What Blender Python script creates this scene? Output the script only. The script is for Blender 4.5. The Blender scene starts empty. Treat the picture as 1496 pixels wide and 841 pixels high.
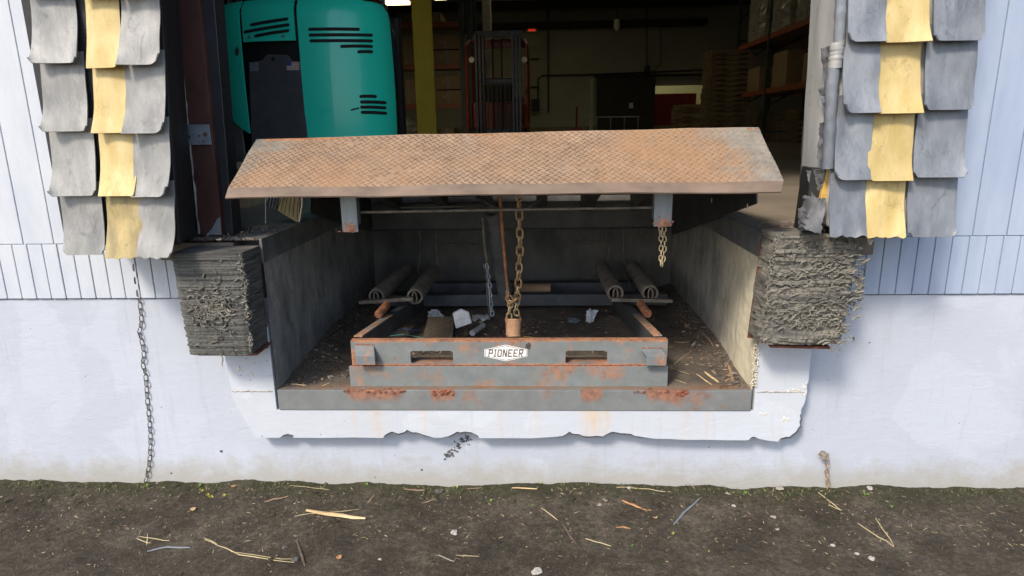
import bpy, bmesh, math, random
from mathutils import Vector, Matrix, noise
random.seed(7)
R = math.radians
scene = bpy.context.scene
COL = scene.collection

# ---------------------------------------------------------------- camera numbers (photo pixels -> metres on real planes)
CZ, CD, CX = 1.615, 2.7, .13
TH, PS, RO, F = R(13.75), R(2.5), .016, 940.
FW = Vector((-math.sin(PS)*math.cos(TH), math.cos(PS)*math.cos(TH), -math.sin(TH)))
r0 = Vector((math.cos(PS), math.sin(PS), 0)); u0 = r0.cross(FW)
RT = r0*math.cos(RO) - u0*math.sin(RO); UP = u0*math.cos(RO) + r0*math.sin(RO)
CAM = Vector((CX, -CD, CZ))
def at(px, py, X=None, Y=None, Z=None):
    d = FW + RT*((px-748)/F) - UP*((py-420.5)/F)
    if Y is not None: t = (Y-CAM.y)/d.y
    elif Z is not None: t = (Z-CAM.z)/d.z
    else: t = (X-CAM.x)/d.x
    return CAM + d*t

FZ = 1.178      # dock floor height
GZ = -.048      # dirt level at the wall
PZ = .48        # pit floor
PX = 1.07       # pit half width
PY = 1.85       # pit depth

# ---------------------------------------------------------------- object helpers
def tag(o, label=None, cat=None, group=None, kind=None):
    if label:
        o['label'] = label
    if cat: o['category'] = cat
    if group: o['group'] = group
    if kind: o['kind'] = kind
    return o
def thing(name, label, cat, loc=(0, 0, 0), group=None):
    o = bpy.data.objects.new(name, None); COL.objects.link(o)
    o.location = loc; o.empty_display_size = .1
    return tag(o, label, cat, group)

class MB:
    def __init__(s): s.v = []; s.f = []; s.m = []
    def add(s, vs, fs, mi=0):
        b = len(s.v); s.v += [tuple(v) for v in vs]
        for f in fs: s.f.append([b+i for i in f]); s.m.append(mi)
        return s
    def box(s, x0, x1, y0, y1, z0, z1, mi=0, M=None):
        vs = [Vector(p) for p in ((x0,y0,z0),(x1,y0,z0),(x1,y1,z0),(x0,y1,z0),(x0,y0,z1),(x1,y0,z1),(x1,y1,z1),(x0,y1,z1))]
        if M is not None: vs = [M @ v for v in vs]
        return s.add(vs, [(0,3,2,1),(4,5,6,7),(0,1,5,4),(1,2,6,5),(2,3,7,6),(3,0,4,7)], mi)
    def hexa(s, b, t, mi=0):      # bottom quad, top quad (same winding, ccw seen from top)
        return s.add(list(b)+list(t), [(3,2,1,0),(4,5,6,7),(0,1,5,4),(1,2,6,5),(2,3,7,6),(3,0,4,7)], mi)
    def prism(s, poly, axis, a, b, mi=0):   # poly of 2D points; axis 'y' -> (x,z); 'x' -> (y,z); 'z' -> (x,y)
        def P3(p, c):
            return {'y': (p[0], c, p[1]), 'x': (c, p[0], p[1]), 'z': (p[0], p[1], c)}[axis]
        n = len(poly)
        vs = [P3(p, a) for p in poly] + [P3(p, b) for p in poly]
        fs = [tuple(range(n)), tuple(range(2*n-1, n-1, -1))] + [(i, (i+1) % n, n+(i+1) % n, n+i) for i in range(n)]
        return s.add(vs, fs, mi)
    def tube(s, pts, r, n=8, mi=0, closed=False, cap=True, flat=1.0):
        pts = [Vector(p) for p in pts]; N = len(pts)
        rs = r if isinstance(r, (list, tuple)) else [r]*N
        ref = None; rings = []
        for i, p in enumerate(pts):
            if closed: t = pts[(i+1) % N]-pts[i-1]
            else: t = pts[min(i+1, N-1)]-pts[max(i-1, 0)]
            t.normalize()
            if ref is None:
                ref = Vector((0, 0, 1)) if abs(t.z) < .9 else Vector((1, 0, 0))
            a = t.cross(ref); 
            if a.length < 1e-6: a = t.orthogonal()
            a.normalize(); b = t.cross(a).normalized(); ref = -b if ref.dot(-b) > 0 else b
            rings.append([p + a*(math.cos(k*2*math.pi/n)*rs[i]) + b*(math.sin(k*2*math.pi/n)*rs[i]*flat) for k in range(n)])
        vs = [v for rg in rings for v in rg]; fs = []
        for i in range(N if closed else N-1):
            j = (i+1) % N
            for k in range(n): fs.append((i*n+k, i*n+(k+1) % n, j*n+(k+1) % n, j*n+k))
        if not closed and cap:
            fs.append(tuple(range(n-1, -1, -1))); fs.append(tuple(range((N-1)*n, N*n)))
        return s.add(vs, fs, mi)
    def pipe(s, a, b, ro, ri, n=24, mi=0):   # hollow tube
        a = Vector(a); b = Vector(b); t = (b-a).normalized(); u = t.orthogonal().normalized(); w = t.cross(u)
        vs = []
        for p in (a, b):
            for r_ in (ro, ri):
                vs += [p + u*math.cos(k*2*math.pi/n)*r_ + w*math.sin(k*2*math.pi/n)*r_ for k in range(n)]
        fs = []
        for k in range(n):
            l = (k+1) % n
            fs += [(k, l, 2*n+l, 2*n+k), (n+l, n+k, 3*n+k, 3*n+l), (l, k, n+k, n+l), (2*n+k, 2*n+l, 3*n+l, 3*n+k)]
        return s.add(vs, fs, mi)
    def coil(s, a, b, ro, wire, turns, n=14, mi=0):
        a = Vector(a); b = Vector(b); t = (b-a).normalized(); u = t.orthogonal().normalized(); w = t.cross(u)
        N = int(turns*n)
        pts = [a + (b-a)*(i/N) + u*math.cos(2*math.pi*i/n)*ro + w*math.sin(2*math.pi*i/n)*ro for i in range(N+1)]
        return s.tube(pts, wire, 6, mi)
    def grid(s, fn, nu, nv, mi=0):
        vs = [fn(i/nu, j/nv) for j in range(nv+1) for i in range(nu+1)]
        fs = [(j*(nu+1)+i, j*(nu+1)+i+1, (j+1)*(nu+1)+i+1, (j+1)*(nu+1)+i) for j in range(nv) for i in range(nu)]
        return s.add(vs, fs, mi)
    def blob(s, c, rx, ry, rz, seed=0, rough=.3, sub=2, mi=0, M=None, freq=1.5):
        bm = bmesh.new(); bmesh.ops.create_icosphere(bm, subdivisions=sub, radius=1)
        vs = []
        for v in bm.verts:
            k = 1+rough*noise.noise(v.co*freq+Vector((seed*3.1, seed*1.7, seed)))
            p = Vector((v.co.x*rx*k, v.co.y*ry*k, v.co.z*rz*k))
            if M is not None: p = M @ p
            vs.append(Vector(c)+p)
        fs = [[v.index for v in f.verts] for f in bm.faces]; bm.free()
        return s.add(vs, fs, mi)
    def build(s, name, mats, parent=None, origin=None, smooth=False, bevel=0, solid=0, autos=None, seg=2):
        if not isinstance(mats, (list, tuple)): mats = [mats]
        me = bpy.data.meshes.new(name)
        off = Vector((0, 0, 0))
        if parent is None:
            if origin is None:
                n = len(s.v); off = Vector((sum(v[0] for v in s.v)/n, sum(v[1] for v in s.v)/n, min(v[2] for v in s.v)))
            else: off = Vector(origin)
        elif parent.type != 'EMPTY': off = Vector((0, 0, 0))
        me.from_pydata([tuple(Vector(v)-off) for v in s.v], [], s.f)
        for m in mats: me.materials.append(m)
        for p, m in zip(me.polygons, s.m): p.material_index = m
        if smooth or autos:
            for p in me.polygons: p.use_smooth = True
        me.update()
        bm = bmesh.new(); bm.from_mesh(me); bmesh.ops.recalc_face_normals(bm, faces=bm.faces)
        if autos:
            for e in bm.edges:
                if len(e.link_faces) == 2 and e.calc_face_angle(0) > R(autos): e.smooth = False
        bm.to_mesh(me); bm.free()
        o = bpy.data.objects.new(name, me); COL.objects.link(o); o.location = off
        if parent is not None:
            bpy.context.view_layer.update()
            o.parent = parent; o.matrix_parent_inverse = parent.matrix_world.inverted()
        if bevel:
            b = o.modifiers.new('bevel', 'BEVEL'); b.width = bevel; b.segments = seg; b.limit_method = 'ANGLE'; b.angle_limit = R(40)
        if solid:
            b = o.modifiers.new('solid', 'SOLIDIFY'); b.thickness = solid; b.offset = 0
            b = o.modifiers.new('crisp', 'EDGE_SPLIT'); b.split_angle = R(45)
        return o

def copy_tree(o, parent=None, off=None, label=None):
    c = o.copy(); COL.objects.link(c)
    if parent is not None:
        c.parent = parent; c.matrix_parent_inverse = o.matrix_parent_inverse.copy()
    if off is not None: c.location = o.location + Vector(off)
    if label: c['label'] = label
    for ch in list(o.children): copy_tree(ch, c)
    return c

# ---------------------------------------------------------------- material helpers
def mat(name, col=(.5, .5, .5), rough=.6, metal=0., spec=.5):
    m = bpy.data.materials.new(name); m.use_nodes = True
    nt = m.node_tree; b = nt.nodes['Principled BSDF']
    b.inputs['Base Color'].default_value = (*col, 1); b.inputs['Roughness'].default_value = rough
    b.inputs['Metallic'].default_value = metal; b.inputs['Specular IOR Level'].default_value = spec
    return m
class NT:
    def __init__(s, m):
        s.m = m; s.t = m.node_tree; s.b = s.t.nodes['Principled BSDF']
        s.co = s.t.nodes.new('ShaderNodeTexCoord').outputs['Object']
    def link(s, a, b): s.t.links.new(a, b)
    def map(s, sc=(1, 1, 1), rot=(0, 0, 0), loc=(0, 0, 0), src=None):
        n = s.t.nodes.new('ShaderNodeMapping'); n.inputs['Scale'].default_value = sc
        n.inputs['Rotation'].default_value = rot; n.inputs['Location'].default_value = loc
        s.link(src or s.co, n.inputs['Vector']); return n.outputs[0]
    def noise(s, scale, det=5, rough=.6, vec=None, dist=0):
        n = s.t.nodes.new('ShaderNodeTexNoise'); n.inputs['Scale'].default_value = scale
        n.inputs['Detail'].default_value = det; n.inputs['Roughness'].default_value = rough; n.inputs['Distortion'].default_value = dist
        s.link(vec or s.co, n.inputs['Vector']); return n.outputs['Fac']
    def vor(s, scale, vec=None, feat='F1'):
        n = s.t.nodes.new('ShaderNodeTexVoronoi'); n.inputs['Scale'].default_value = scale; n.feature = feat
        s.link(vec or s.co, n.inputs['Vector']); return n.outputs['Distance']
    def ramp(s, fac, stops, interp='LINEAR'):
        n = s.t.nodes.new('ShaderNodeValToRGB'); e = n.color_ramp.elements; n.color_ramp.interpolation = interp
        while len(e) > 1: e.remove(e[0])
        for i, (p, c) in enumerate(stops):
            if not isinstance(c, (tuple, list)): c = (c, c, c)
            x = e[0] if i == 0 else e.new(p)
            x.position = p; x.color = (*c, 1)
        s.link(fac, n.inputs[0]); return n.outputs[0]
    def mix(s, fac, a, b, mode='MIX'):
        n = s.t.nodes.new('ShaderNodeMix'); n.data_type = 'RGBA'; n.blend_type = mode
        for v, i in ((fac, 0), (a, 6), (b, 7)):
            if hasattr(v, 'is_linked'): s.link(v, n.inputs[i])
            else: n.inputs[i].default_value = v if i == 0 else (*v, 1)
        return n.outputs[2]
    def math(s, op, a, b=0., clamp=False):
        n = s.t.nodes.new('ShaderNodeMath'); n.operation = op; n.use_clamp = clamp
        for v, i in ((a, 0), (b, 1)):
            if hasattr(v, 'is_linked'): s.link(v, n.inputs[i])
            else: n.inputs[i].default_value = v
        return n.outputs[0]
    def sep(s, src=None):
        n = s.t.nodes.new('ShaderNodeSeparateXYZ'); s.link(src or s.co, n.inputs[0]); return n.outputs
    def rng(s, v, a, b, c=0., d=1.):
        n = s.t.nodes.new('ShaderNodeMapRange')
        n.inputs[1].default_value = a; n.inputs[2].default_value = b; n.inputs[3].default_value = c; n.inputs[4].default_value = d
        s.link(v, n.inputs[0]); return n.outputs[0]
    def col(s, c): s.link(c, s.b.inputs['Base Color'])
    def rough(s, c): s.link(c, s.b.inputs['Roughness'])
    def bump(s, h, st=.3, dist=.01, prev=None):
        n = s.t.nodes.new('ShaderNodeBump'); n.inputs['Strength'].default_value = st; n.inputs['Distance'].default_value = dist
        s.link(h, n.inputs['Height'])
        if prev: s.link(prev, n.inputs['Normal'])
        s.link(n.outputs[0], s.b.inputs['Normal']); return n.outputs[0]

def noisy(name, c1, c2, scale=8, rough=.7, metal=0., bump=.2, stops=(.35, .65), det=6, bscale=None, sc=(1, 1, 1), c3=None, bd=.004, spec=.5):
    m = mat(name, c1, rough, metal, spec); n = NT(m); v = n.map(sc)
    a = n.noise(scale, det, .65, v)
    st = [(stops[0], c1), (stops[1], c2)]
    if c3: st.append((min(1, stops[1]+.15), c3))
    n.col(n.ramp(a, st))
    n.bump(n.noise(bscale or scale*4, 6, .7, v), bump, bd)
    return m
def rusty(name, paint, rust=(.31, .145, .075), amount=.5, scale=6, zlo=None, zhi=None, zw=.03, rough=.6, dark=(.12, .05, .03)):
    """worn painted steel; rust spreads in patches and, if asked for, in from the bottom / top edge"""
    m = mat(name, paint, rough); n = NT(m)
    a = n.noise(scale, 8, .65); f = n.noise(scale*7, 6, .7)
    k = n.math('ADD', n.math('MULTIPLY', a, .75), n.math('MULTIPLY', f, .25))
    if zlo is not None:
        z = n.sep()[2]
        k = n.math('ADD', k, n.rng(z, zlo, zlo+zw, .32, 0))
        if zhi is not None: k = n.math('ADD', k, n.rng(z, zhi-zw*.6, zhi, 0, .2))
    msk = n.ramp(k, [(1-amount-.07, 0), (1-amount+.0, .55), (1-amount+.06, .92)])
    pc = n.ramp(n.noise(scale*2.3, 6, .7), [(.3, tuple(c*.8 for c in paint)), (.7, tuple(min(1, c*1.15) for c in paint))])
    rc = n.ramp(n.noise(scale*5, 7, .75), [(.3, dark), (.5, rust), (.75, tuple(min(1, c*1.5) for c in rust))])
    n.col(n.mix(msk, pc, rc)); n.rough(n.rng(msk, 0, 1, rough, .9))
    n.bump(n.math('ADD', n.math('MULTIPLY', msk, .4), n.noise(scale*25, 5, .7)), .35, .0015)
    return m

M = {}
# painted lower wall: pale blue trowelled render, grime near the dirt line
def wallmat(name, base, dirt=True):
    m = mat(name, base, .75); n = NT(m)
    a = n.noise(1.6, 6, .6)
    c = n.ramp(a, [(.3, tuple(x*.93 for x in base)), (.7, tuple(min(1, x*1.04) for x in base))])
    strk = n.noise(5, 6, .7, n.map((6, 1, .7)))
    c = n.mix(n.ramp(strk, [(.6, 0), (.78, .22)]), c, tuple(x*.8 for x in base))
    patch = n.ramp(n.noise(2.3, 4, .5, n.map(loc=(5, 2, 9)), .6), [(.52, 0), (.56, .55)])
    c = n.mix(patch, c, tuple(min(1, x*1.10) for x in base))
    drip = n.ramp(n.noise(9, 7, .75, n.map((3, 1, .22), loc=(1, 1, 4))), [(.55, 0), (.75, .5)])
    c = n.mix(drip, c, (.34, .35, .37))
    scf = n.ramp(n.noise(6, 8, .8, n.map((5, 1, .6), rot=(0, .25, 0), loc=(4, 4, 4)), 1), [(.66, 0), (.74, .4)])
    c = n.mix(scf, c, (.2, .2, .2))
    # small chips
    sp = n.math('LESS_THAN', n.vor(13, n.map((1, 1, 1.0), loc=(3, 1, 2))), .045)
    sp = n.math('MULTIPLY', sp, n.ramp(n.noise(3.1, 2), [(.5, 0), (.55, 1)]))
    c = n.mix(sp, c, (.22, .2, .19))
    if dirt:
        z = n.sep()[2]
        g = n.math('ADD', n.rng(z, GZ, GZ+.22, .72, 0), n.math('MULTIPLY', n.math('SUBTRACT', n.noise(9, 6, .7), .5), .9))
        g = n.ramp(g, [(.2, 0), (.6, .75)])
        c = n.mix(g, c, (.33, .31, .26))
    n.col(c)
    h1 = n.noise(14, 5, .6, n.map((1, 1, 1.6)), .8); h2 = n.noise(90, 4, .6)
    n.bump(n.math('ADD', n.math('MULTIPLY', h1, 1.0), n.math('MULTIPLY', h2, .3)), .35, .006)
    return m
M['wall'] = wallmat('wall_paint', (.44, .475, .545))
M['pad'] = wallmat('apron_paint', (.50, .53, .585), False)
def padmat():
    m = M['pad']; n = NT(m)
    # rust and yellow runs under the kerb angle: a few at fixed places along X
    x, y, z = n.sep()
    base_link = m.node_tree.nodes['Principled BSDF'].inputs['Base Color'].links[0].from_socket
    tot = None
    for cx, w, s_ in ((-.62, .06, .4), (-.40, .03, .3), (-.05, .03, .25), (.12, .03, .2), (.37, .07, .75), (.43, .03, .5), (.78, .03, .3), (.88, .02, .3), (-.72, .02, .3)):
        d = n.math('ABSOLUTE', n.math('SUBTRACT', n.math('ADD', x, n.math('MULTIPLY', n.math('SUBTRACT', n.noise(7, 3), .5), .06)), cx))
        k = n.rng(d, 0, w, s_, 0)
        tot = k if tot is None else n.math('MAXIMUM', tot, k)
    fade = n.math('MULTIPLY', n.rng(z, .20, .385, .15, 1), n.ramp(n.noise(26, 6, .75, n.map((2, 1, .5))), [(.3, .1), (.6, 1)]))
    n.col(n.mix(n.math('MULTIPLY', tot, fade), base_link, (.62, .40, .14)))
padmat()
M['siding'] = noisy('siding_paint', (.30, .37, .50), (.38, .44, .56), 3, .6, bump=.15, sc=(3, 1, .6))
M['siding_white'] = noisy('siding_white_paint', (.46, .50, .57), (.54, .57, .62), 3, .6, bump=.3, sc=(3, 1, 1))
M['concrete_dark'] = noisy('pit_concrete', (.055, .054, .052), (.16, .155, .145), 2.5, .85, bump=.4, bscale=22, sc=(1, 1, .6), bd=.01)
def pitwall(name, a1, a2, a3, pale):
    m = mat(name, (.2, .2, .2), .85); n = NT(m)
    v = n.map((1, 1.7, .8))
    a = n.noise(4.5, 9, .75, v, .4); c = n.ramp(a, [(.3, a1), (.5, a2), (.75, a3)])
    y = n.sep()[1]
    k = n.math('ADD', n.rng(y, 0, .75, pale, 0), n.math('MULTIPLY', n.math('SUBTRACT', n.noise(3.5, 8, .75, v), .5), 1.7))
    n.col(n.mix(n.ramp(k, [(.1, 0), (.75, .9)]), c, (.72, .65, .48)))  # cream toward the front paints in sunlight, along with real dust
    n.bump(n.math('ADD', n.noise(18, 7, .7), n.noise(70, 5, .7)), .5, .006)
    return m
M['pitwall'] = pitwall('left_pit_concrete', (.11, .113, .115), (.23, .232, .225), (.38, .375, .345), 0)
M['pitwall_sunlit'] = pitwall('right_pit_concrete', (.13, .13, .13), (.30, .29, .27), (.48, .45, .38), 1.05)  # lighter copy of the left wall's concrete, with the sunlit look painted in
def pitfl():
    m = mat('pit_floor_grime', (.05, .05, .05), .9); n = NT(m)
    a = n.noise(3, 8, .7)
    y = n.sep()[1]
    edge = n.rng(n.math('ADD', y, n.math('MULTIPLY', n.math('SUBTRACT', a, .5), .12)), .0, .09, 1, 0)
    c = n.ramp(a, [(.3, (.06, .05, .04)), (.5, (.14, .115, .09)), (.7, (.24, .195, .15))])
    n.col(n.mix(edge, c, n.ramp(n.noise(7, 5), [(.35, (.24, .23, .2)), (.6, (.30, .15, .07))])))
    n.bump(n.math('ADD', n.noise(30, 8, .75), n.noise(140, 4, .7)), .8, .012)
    return m
M['pitfloor'] = pitfl()
M['kerb'] = rusty('kerb_steel', (.175, .185, .185), (.27, .12, .06), amount=.40, scale=4, rough=.55)
def kerbmat():
    m = M['kerb']; n = NT(m); x, y, z = n.sep()
    base = m.node_tree.nodes['Principled BSDF'].inputs['Base Color'].links[0].from_socket
    tot = None
    for cx, w in ((-.62, .16), (-.31, .07), (.36, .06), (.70, .12)):
        d = n.math('ABSOLUTE', n.math('SUBTRACT', x, cx)); k = n.rng(d, w*.6, w, 1, 0)
        tot = k if tot is None else n.math('MAXIMUM', tot, k)
    kk = n.math('MULTIPLY', tot, n.rng(n.math('ADD', z, n.math('MULTIPLY', n.noise(20, 5), .06)), .44, .50, .15, 1))
    n.col(n.mix(n.ramp(kk, [(.25, 0), (.7, .75)]), base, n.ramp(n.noise(45, 6), [(.35, (.16, .06, .035)), (.6, (.34, .14, .07))])))
kerbmat()
M['frame'] = rusty('frame_steel', (.17, .19, .19), (.33, .15, .075), amount=.42, scale=4.5, zlo=.463, zhi=.70, zw=.022)
M['frame_up'] = rusty('frame_upper_steel', (.175, .19, .19), (.35, .16, .08), amount=.42, scale=5, zlo=.575, zhi=.70, zw=.018)
M['bracket'] = rusty('bracket_steel', (.16, .18, .19), (.38, .17, .08), amount=.42, scale=8)
M['arm'] = rusty('arm_steel', (.2, .21, .21), (.38, .2, .11), amount=.52, scale=7)
M['rust'] = noisy('rust', (.15, .06, .035), (.42, .18, .08), 26, .85, bump=.5, bscale=90, bd=.002)
M['scale_rust'] = noisy('flaking_rust', (.10, .03, .018), (.36, .12, .055), 60, .9, bump=.9, bscale=150, bd=.003)
M['canister'] = noisy('canister_rust', (.34, .19, .11), (.50, .30, .18), 18, .75, bump=.3, bscale=100, bd=.001)
M['darksteel'] = noisy('dark_greasy_steel', (.035, .037, .04), (.085, .085, .085), 6, .5, bump=.2)
M['bluesteel'] = noisy('blue_grey_steel', (.05, .063, .085), (.10, .10, .10), 7, .55, bump=.3, c3=(.16, .09, .06))
M['edgesteel'] = noisy('edge_angle_steel', (.085, .095, .105), (.17, .175, .175), 5, .6, bump=.3, sc=(1, 2, 2), c3=(.24, .15, .10), stops=(.35, .6))
M['spring'] = noisy('spring_steel', (.12, .105, .09), (.24, .21, .18), 20, .55, bump=.3, metal=.3)
M['tab'] = noisy('keeper_steel', (.20, .235, .28), (.30, .34, .38), 12, .38, metal=.35, bump=.15, c3=(.40, .2, .12), sc=(3, 1, .5))
M['tabrust'] = noisy('keeper_rust', (.30, .11, .06), (.50, .3, .22), 40, .85, bump=.5, bd=.002)
M['chain_rust'] = noisy('rusty_chain_metal', (.30, .16, .07), (.46, .33, .18), 30, .55, metal=.35, bump=.2, bd=.001)
M['chain_gold'] = noisy('yellow_chain_metal', (.42, .34, .2), (.55, .45, .28), 40, .5, metal=.4, bump=.2, bd=.001)
M['chain_dark'] = noisy('dark_chain_metal', (.07, .06, .05), (.22, .19, .16), 30, .5, metal=.5, bump=.2, bd=.001)
def lipmat(name, hi=False):
    m = mat(name, (.4, .2, .1), .72); n = NT(m)
    a = n.noise(2.2, 7, .62); b = n.noise(16, 7, .7); c_ = n.noise(70, 6, .7)
    if hi: c = n.ramp(b, [(.3, (.085, .052, .036)), (.7, (.19, .118, .076))])
    else:
        c = n.ramp(n.math('ADD', n.math('MULTIPLY', b, .6), n.math('MULTIPLY', c_, .4)), [(.3, (.16, .105, .065)), (.5, (.27, .185, .12)), (.7, (.38, .27, .185))])
    xo = n.rng(n.sep()[0], .1, .75, 0, .22)
    c = n.mix(n.ramp(n.math('ADD', a, xo), [(.5, 0), (.72, .65)]), c, (.31, .175, .085))
    c = n.mix(n.ramp(n.noise(5.5, 7, .75, n.map((1, 1, 1), loc=(3, 5, 1))), [(.54, 0), (.72, .5)]), c, (.24, .19, .15))
    x, y, z = n.sep()
    # steel-grey worn zones near the two rear corners
    dl = n.math('ADD', n.rng(x, -1.07, -.78, .46, 0), n.rng(y, -.28, .04, -.2, .22))
    dr = n.math('ADD', n.rng(x, .60, 1.04, 0, .68), n.math('MULTIPLY', n.rng(y, -.28, .04, -.1, .1), 1))
    k = n.math('ADD', n.math('MAXIMUM', dl, dr), n.math('MULTIPLY', n.math('SUBTRACT', n.noise(9, 8, .75), .5), 1.1))
    c = n.mix(n.ramp(k, [(.34, 0), (.62, .8)]), c, n.ramp(b, [(.3, (.13, .14, .13)), (.7, (.27, .26, .23))]))
    n.col(c); n.bump(n.math('ADD', b, c_), .35, .0012)
    return m
M['lip'] = lipmat('lip_rust'); M['lozenge'] = lipmat('lip_tread_rust', True)
M['lipband'] = noisy('lip_bevel_rust', (.11, .08, .06), (.21, .148, .105), 9, .62, bump=.25, sc=(.6, 1, 1), c3=(.16, .135, .115), bd=.0015)
M['white'] = noisy('white_vinyl', (.80, .79, .76), (.88, .87, .85), 20, .4, bump=.02)
M['ink'] = mat('brown_ink', (.10, .07, .055), .5)
def rubber(name, c1, c2, sc=(1, 1, .5), rough=.6, s=5, b=.25):
    m = noisy(name, c1, c2, s, rough, bump=b, sc=sc, bscale=30, bd=.003); n = NT(m)
    base = n.b.inputs['Base Color'].links[0].from_socket
    oi = n.t.nodes.new('ShaderNodeObjectInfo').outputs['Random']
    sh = n.map((1, 1, 1)); c = n.mix(n.rng(oi, 0, 1, 0, .28), base, tuple(x*.45 for x in c1))
    scuff = n.ramp(n.noise(11, 8, .8, n.map((1.5, 1.5, .8), loc=(2, 4, 6)), 1.5), [(.56, 0), (.66, .5)])
    c = n.mix(scuff, c, tuple(x*.35 for x in c1))
    pale = n.ramp(n.noise(3.5, 7, .8, n.map((2, 2, .7), loc=(7, 1, 3))), [(.56, 0), (.7, .4)])
    n.col(n.mix(pale, c, tuple(min(.8, x*1.5) for x in c2)))
    n.bump(n.math('ADD', n.noise(9, 6, .7, n.map(sc), 1.2), n.math('MULTIPLY', n.noise(80, 4), .2)), b*1.8, .006)
    return m
M['pleat_lgt'] = rubber('weathered_pale_rubber', (.19, .195, .195), (.35, .345, .33), (1.6, 1.6, .5), .5, 7)
M['pleat_dark'] = rubber('weathered_slate_rubber', (.12, .135, .16), (.25, .27, .30), (1.6, 1.6, .5), .45, 7)
M['pleat_yel'] = rubber('faded_yellow_rubber', (.50, .37, .13), (.64, .51, .25), (2, 2, .6), .55, 6)
M['pleat_yel_dirty'] = rubber('dirty_yellow_rubber', (.27, .22, .11), (.60, .46, .2), (2, 2, .7), .55, 7)
M['membrane'] = rubber('grey_membrane', (.36, .36, .35), (.46, .46, .44), (1, 1, .3), .6)
M['black_fabric'] = rubber('black_fabric', (.012, .012, .013), (.028, .028, .03), (1, 1, .4), .65, 6, .4)
M['flap_dark'] = rubber('torn_dark_rubber', (.06, .063, .068), (.14, .143, .15), (1.6, 1.6, .8), .55, 9, .5)
M['foam'] = noisy('orange_foam', (.62, .36, .07), (.75, .50, .14), 30, .9, bump=.6, bscale=120)
M['bumper'] = noisy('bumper_rubber', (.045, .045, .044), (.17, .167, .15), 6, .9, bump=.7, sc=(.5, 1, 16), bscale=90, bd=.004, c3=(.19, .18, .155))
M['bumper_pale'] = noisy('worn_bumper_rubber', (.085, .082, .074), (.26, .24, .20), 6, .9, bump=.8, sc=(.6, 1, 9), bscale=80, bd=.004, c3=(.28, .26, .21))
M['fray'] = noisy('frayed_cord', (.12, .115, .10), (.28, .26, .215), 40, .95, bump=.6)
M['redsteel'] = noisy('red_primer_steel', (.09, .028, .018), (.16, .055, .035), 9, .7, bump=.3)
M['brown'] = noisy('brown_primer_steel', (.055, .022, .018), (.095, .036, .028), 12, .6, bump=.2, sc=(1, 1, .5))
M['blackpaint'] = noisy('black_painted_steel', (.012, .014, .018), (.03, .033, .04), 5, .4, bump=.1, sc=(1, 1, .4))
M['galv'] = noisy('galvanised_steel', (.26, .31, .38), (.40, .44, .5), 14, .4, metal=.5, bump=.1)
M['paleedge'] = noisy('chipped_sealant', (.25, .22, .2), (.5, .47, .43), 30, .9, bump=.6, sc=(1, 1, .3))
M['floor'] = noisy('warehouse_floor', (.19, .165, .13), (.32, .27, .21), 1.2, .45, bump=.05, c3=(.40, .34, .26))
M['ledge'] = noisy('ledge_steel', (.10, .07, .055), (.22, .19, .16), 7, .75, bump=.4, c3=(.30, .16, .09))
M['inwall'] = noisy('interior_wall_paint', (.36, .36, .31), (.46, .46, .40), .6, .8, bump=.05)
M['ceil'] = noisy('ceiling', (.03, .03, .03), (.06, .06, .055), 1, .9, bump=.1)
M['roof'] = noisy('facade_upper', (.2, .2, .2), (.3, .3, .3), 1, .8)

# dirt
def dirt():
    m = mat('dirt', (.05, .045, .04), .95, spec=.25); n = NT(m)
    a = n.noise(3.5, 8, .7); b = n.noise(40, 8, .75); c_ = n.noise(160, 4, .7)
    c = n.ramp(n.math('ADD', n.math('MULTIPLY', a, .55), n.math('MULTIPLY', b, .45)), [(.34, (.026, .021, .015)), (.5, (.095, .079, .057)), (.64, (.21, .178, .135))])
    sp = n.ramp(n.vor(75), [(.05, 1), (.12, 0)]); sp = n.math('MULTIPLY', sp, n.ramp(n.noise(11, 2), [(.52, 0), (.6, .7)]))
    c = n.mix(sp, c, (.23, .21, .18))
    y = n.sep()[1]
    g = n.math('ADD', n.rng(y, -.22, .05, -.35, .42), n.math('SUBTRACT', n.noise(9, 8, .7), .35))
    c = n.mix(n.ramp(g, [(.25, 0), (.6, .7)]), c, n.ramp(b, [(.3, (.035, .04, .018)), (.7, (.09, .09, .045))]))
    n.col(c)
    n.bump(n.math('ADD', n.math('ADD', b, n.math('MULTIPLY', c_, .4)), n.noise(12, 6, .7)), 1.0, .022)
    return m
M['dirt'] = dirt()
M['straw'] = noisy('straw', (.34, .27, .14), (.52, .43, .25), 20, .7, bump=.2)
M['wood'] = noisy('splintered_wood', (.42, .28, .13), (.68, .52, .30), 30, .8, bump=.5, sc=(.3, 1, 1))
M['darkwood'] = noisy('dark_wood', (.05, .04, .03), (.13, .10, .075), 30, .9, bump=.5)
M['orangewood'] = noisy('orange_wood_chip', (.28, .14, .06), (.46, .25, .11), 30, .8, bump=.5)
M['tanwood'] = noisy('weathered_wood', (.2, .13, .085), (.34, .24, .16), 30, .85, bump=.5)
M['leafbrown'] = noisy('dry_leaf', (.33, .22, .11), (.5, .34, .18), 30, .8, bump=.3)
M['leafpale'] = noisy('pale_dry_leaf', (.25, .22, .18), (.40, .36, .3), 30, .8, bump=.3)
M['leafgreen'] = noisy('weed_leaf', (.10, .20, .03), (.26, .40, .06), 30, .6, bump=.2)
M['leafyellow'] = noisy('yellow_weed', (.45, .42, .04), (.62, .58, .08), 30, .6, bump=.2)
M['stone'] = noisy('pale_stone', (.26, .24, .22), (.48, .45, .42), 40, .85, bump=.5)
M['stonedark'] = noisy('dark_stone', (.06, .055, .05), (.13, .12, .11), 40, .9, bump=.6)
M['plastic'] = noisy('grey_plastic', (.12, .14, .17), (.2, .22, .25), 20, .45, bump=.1)
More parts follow.
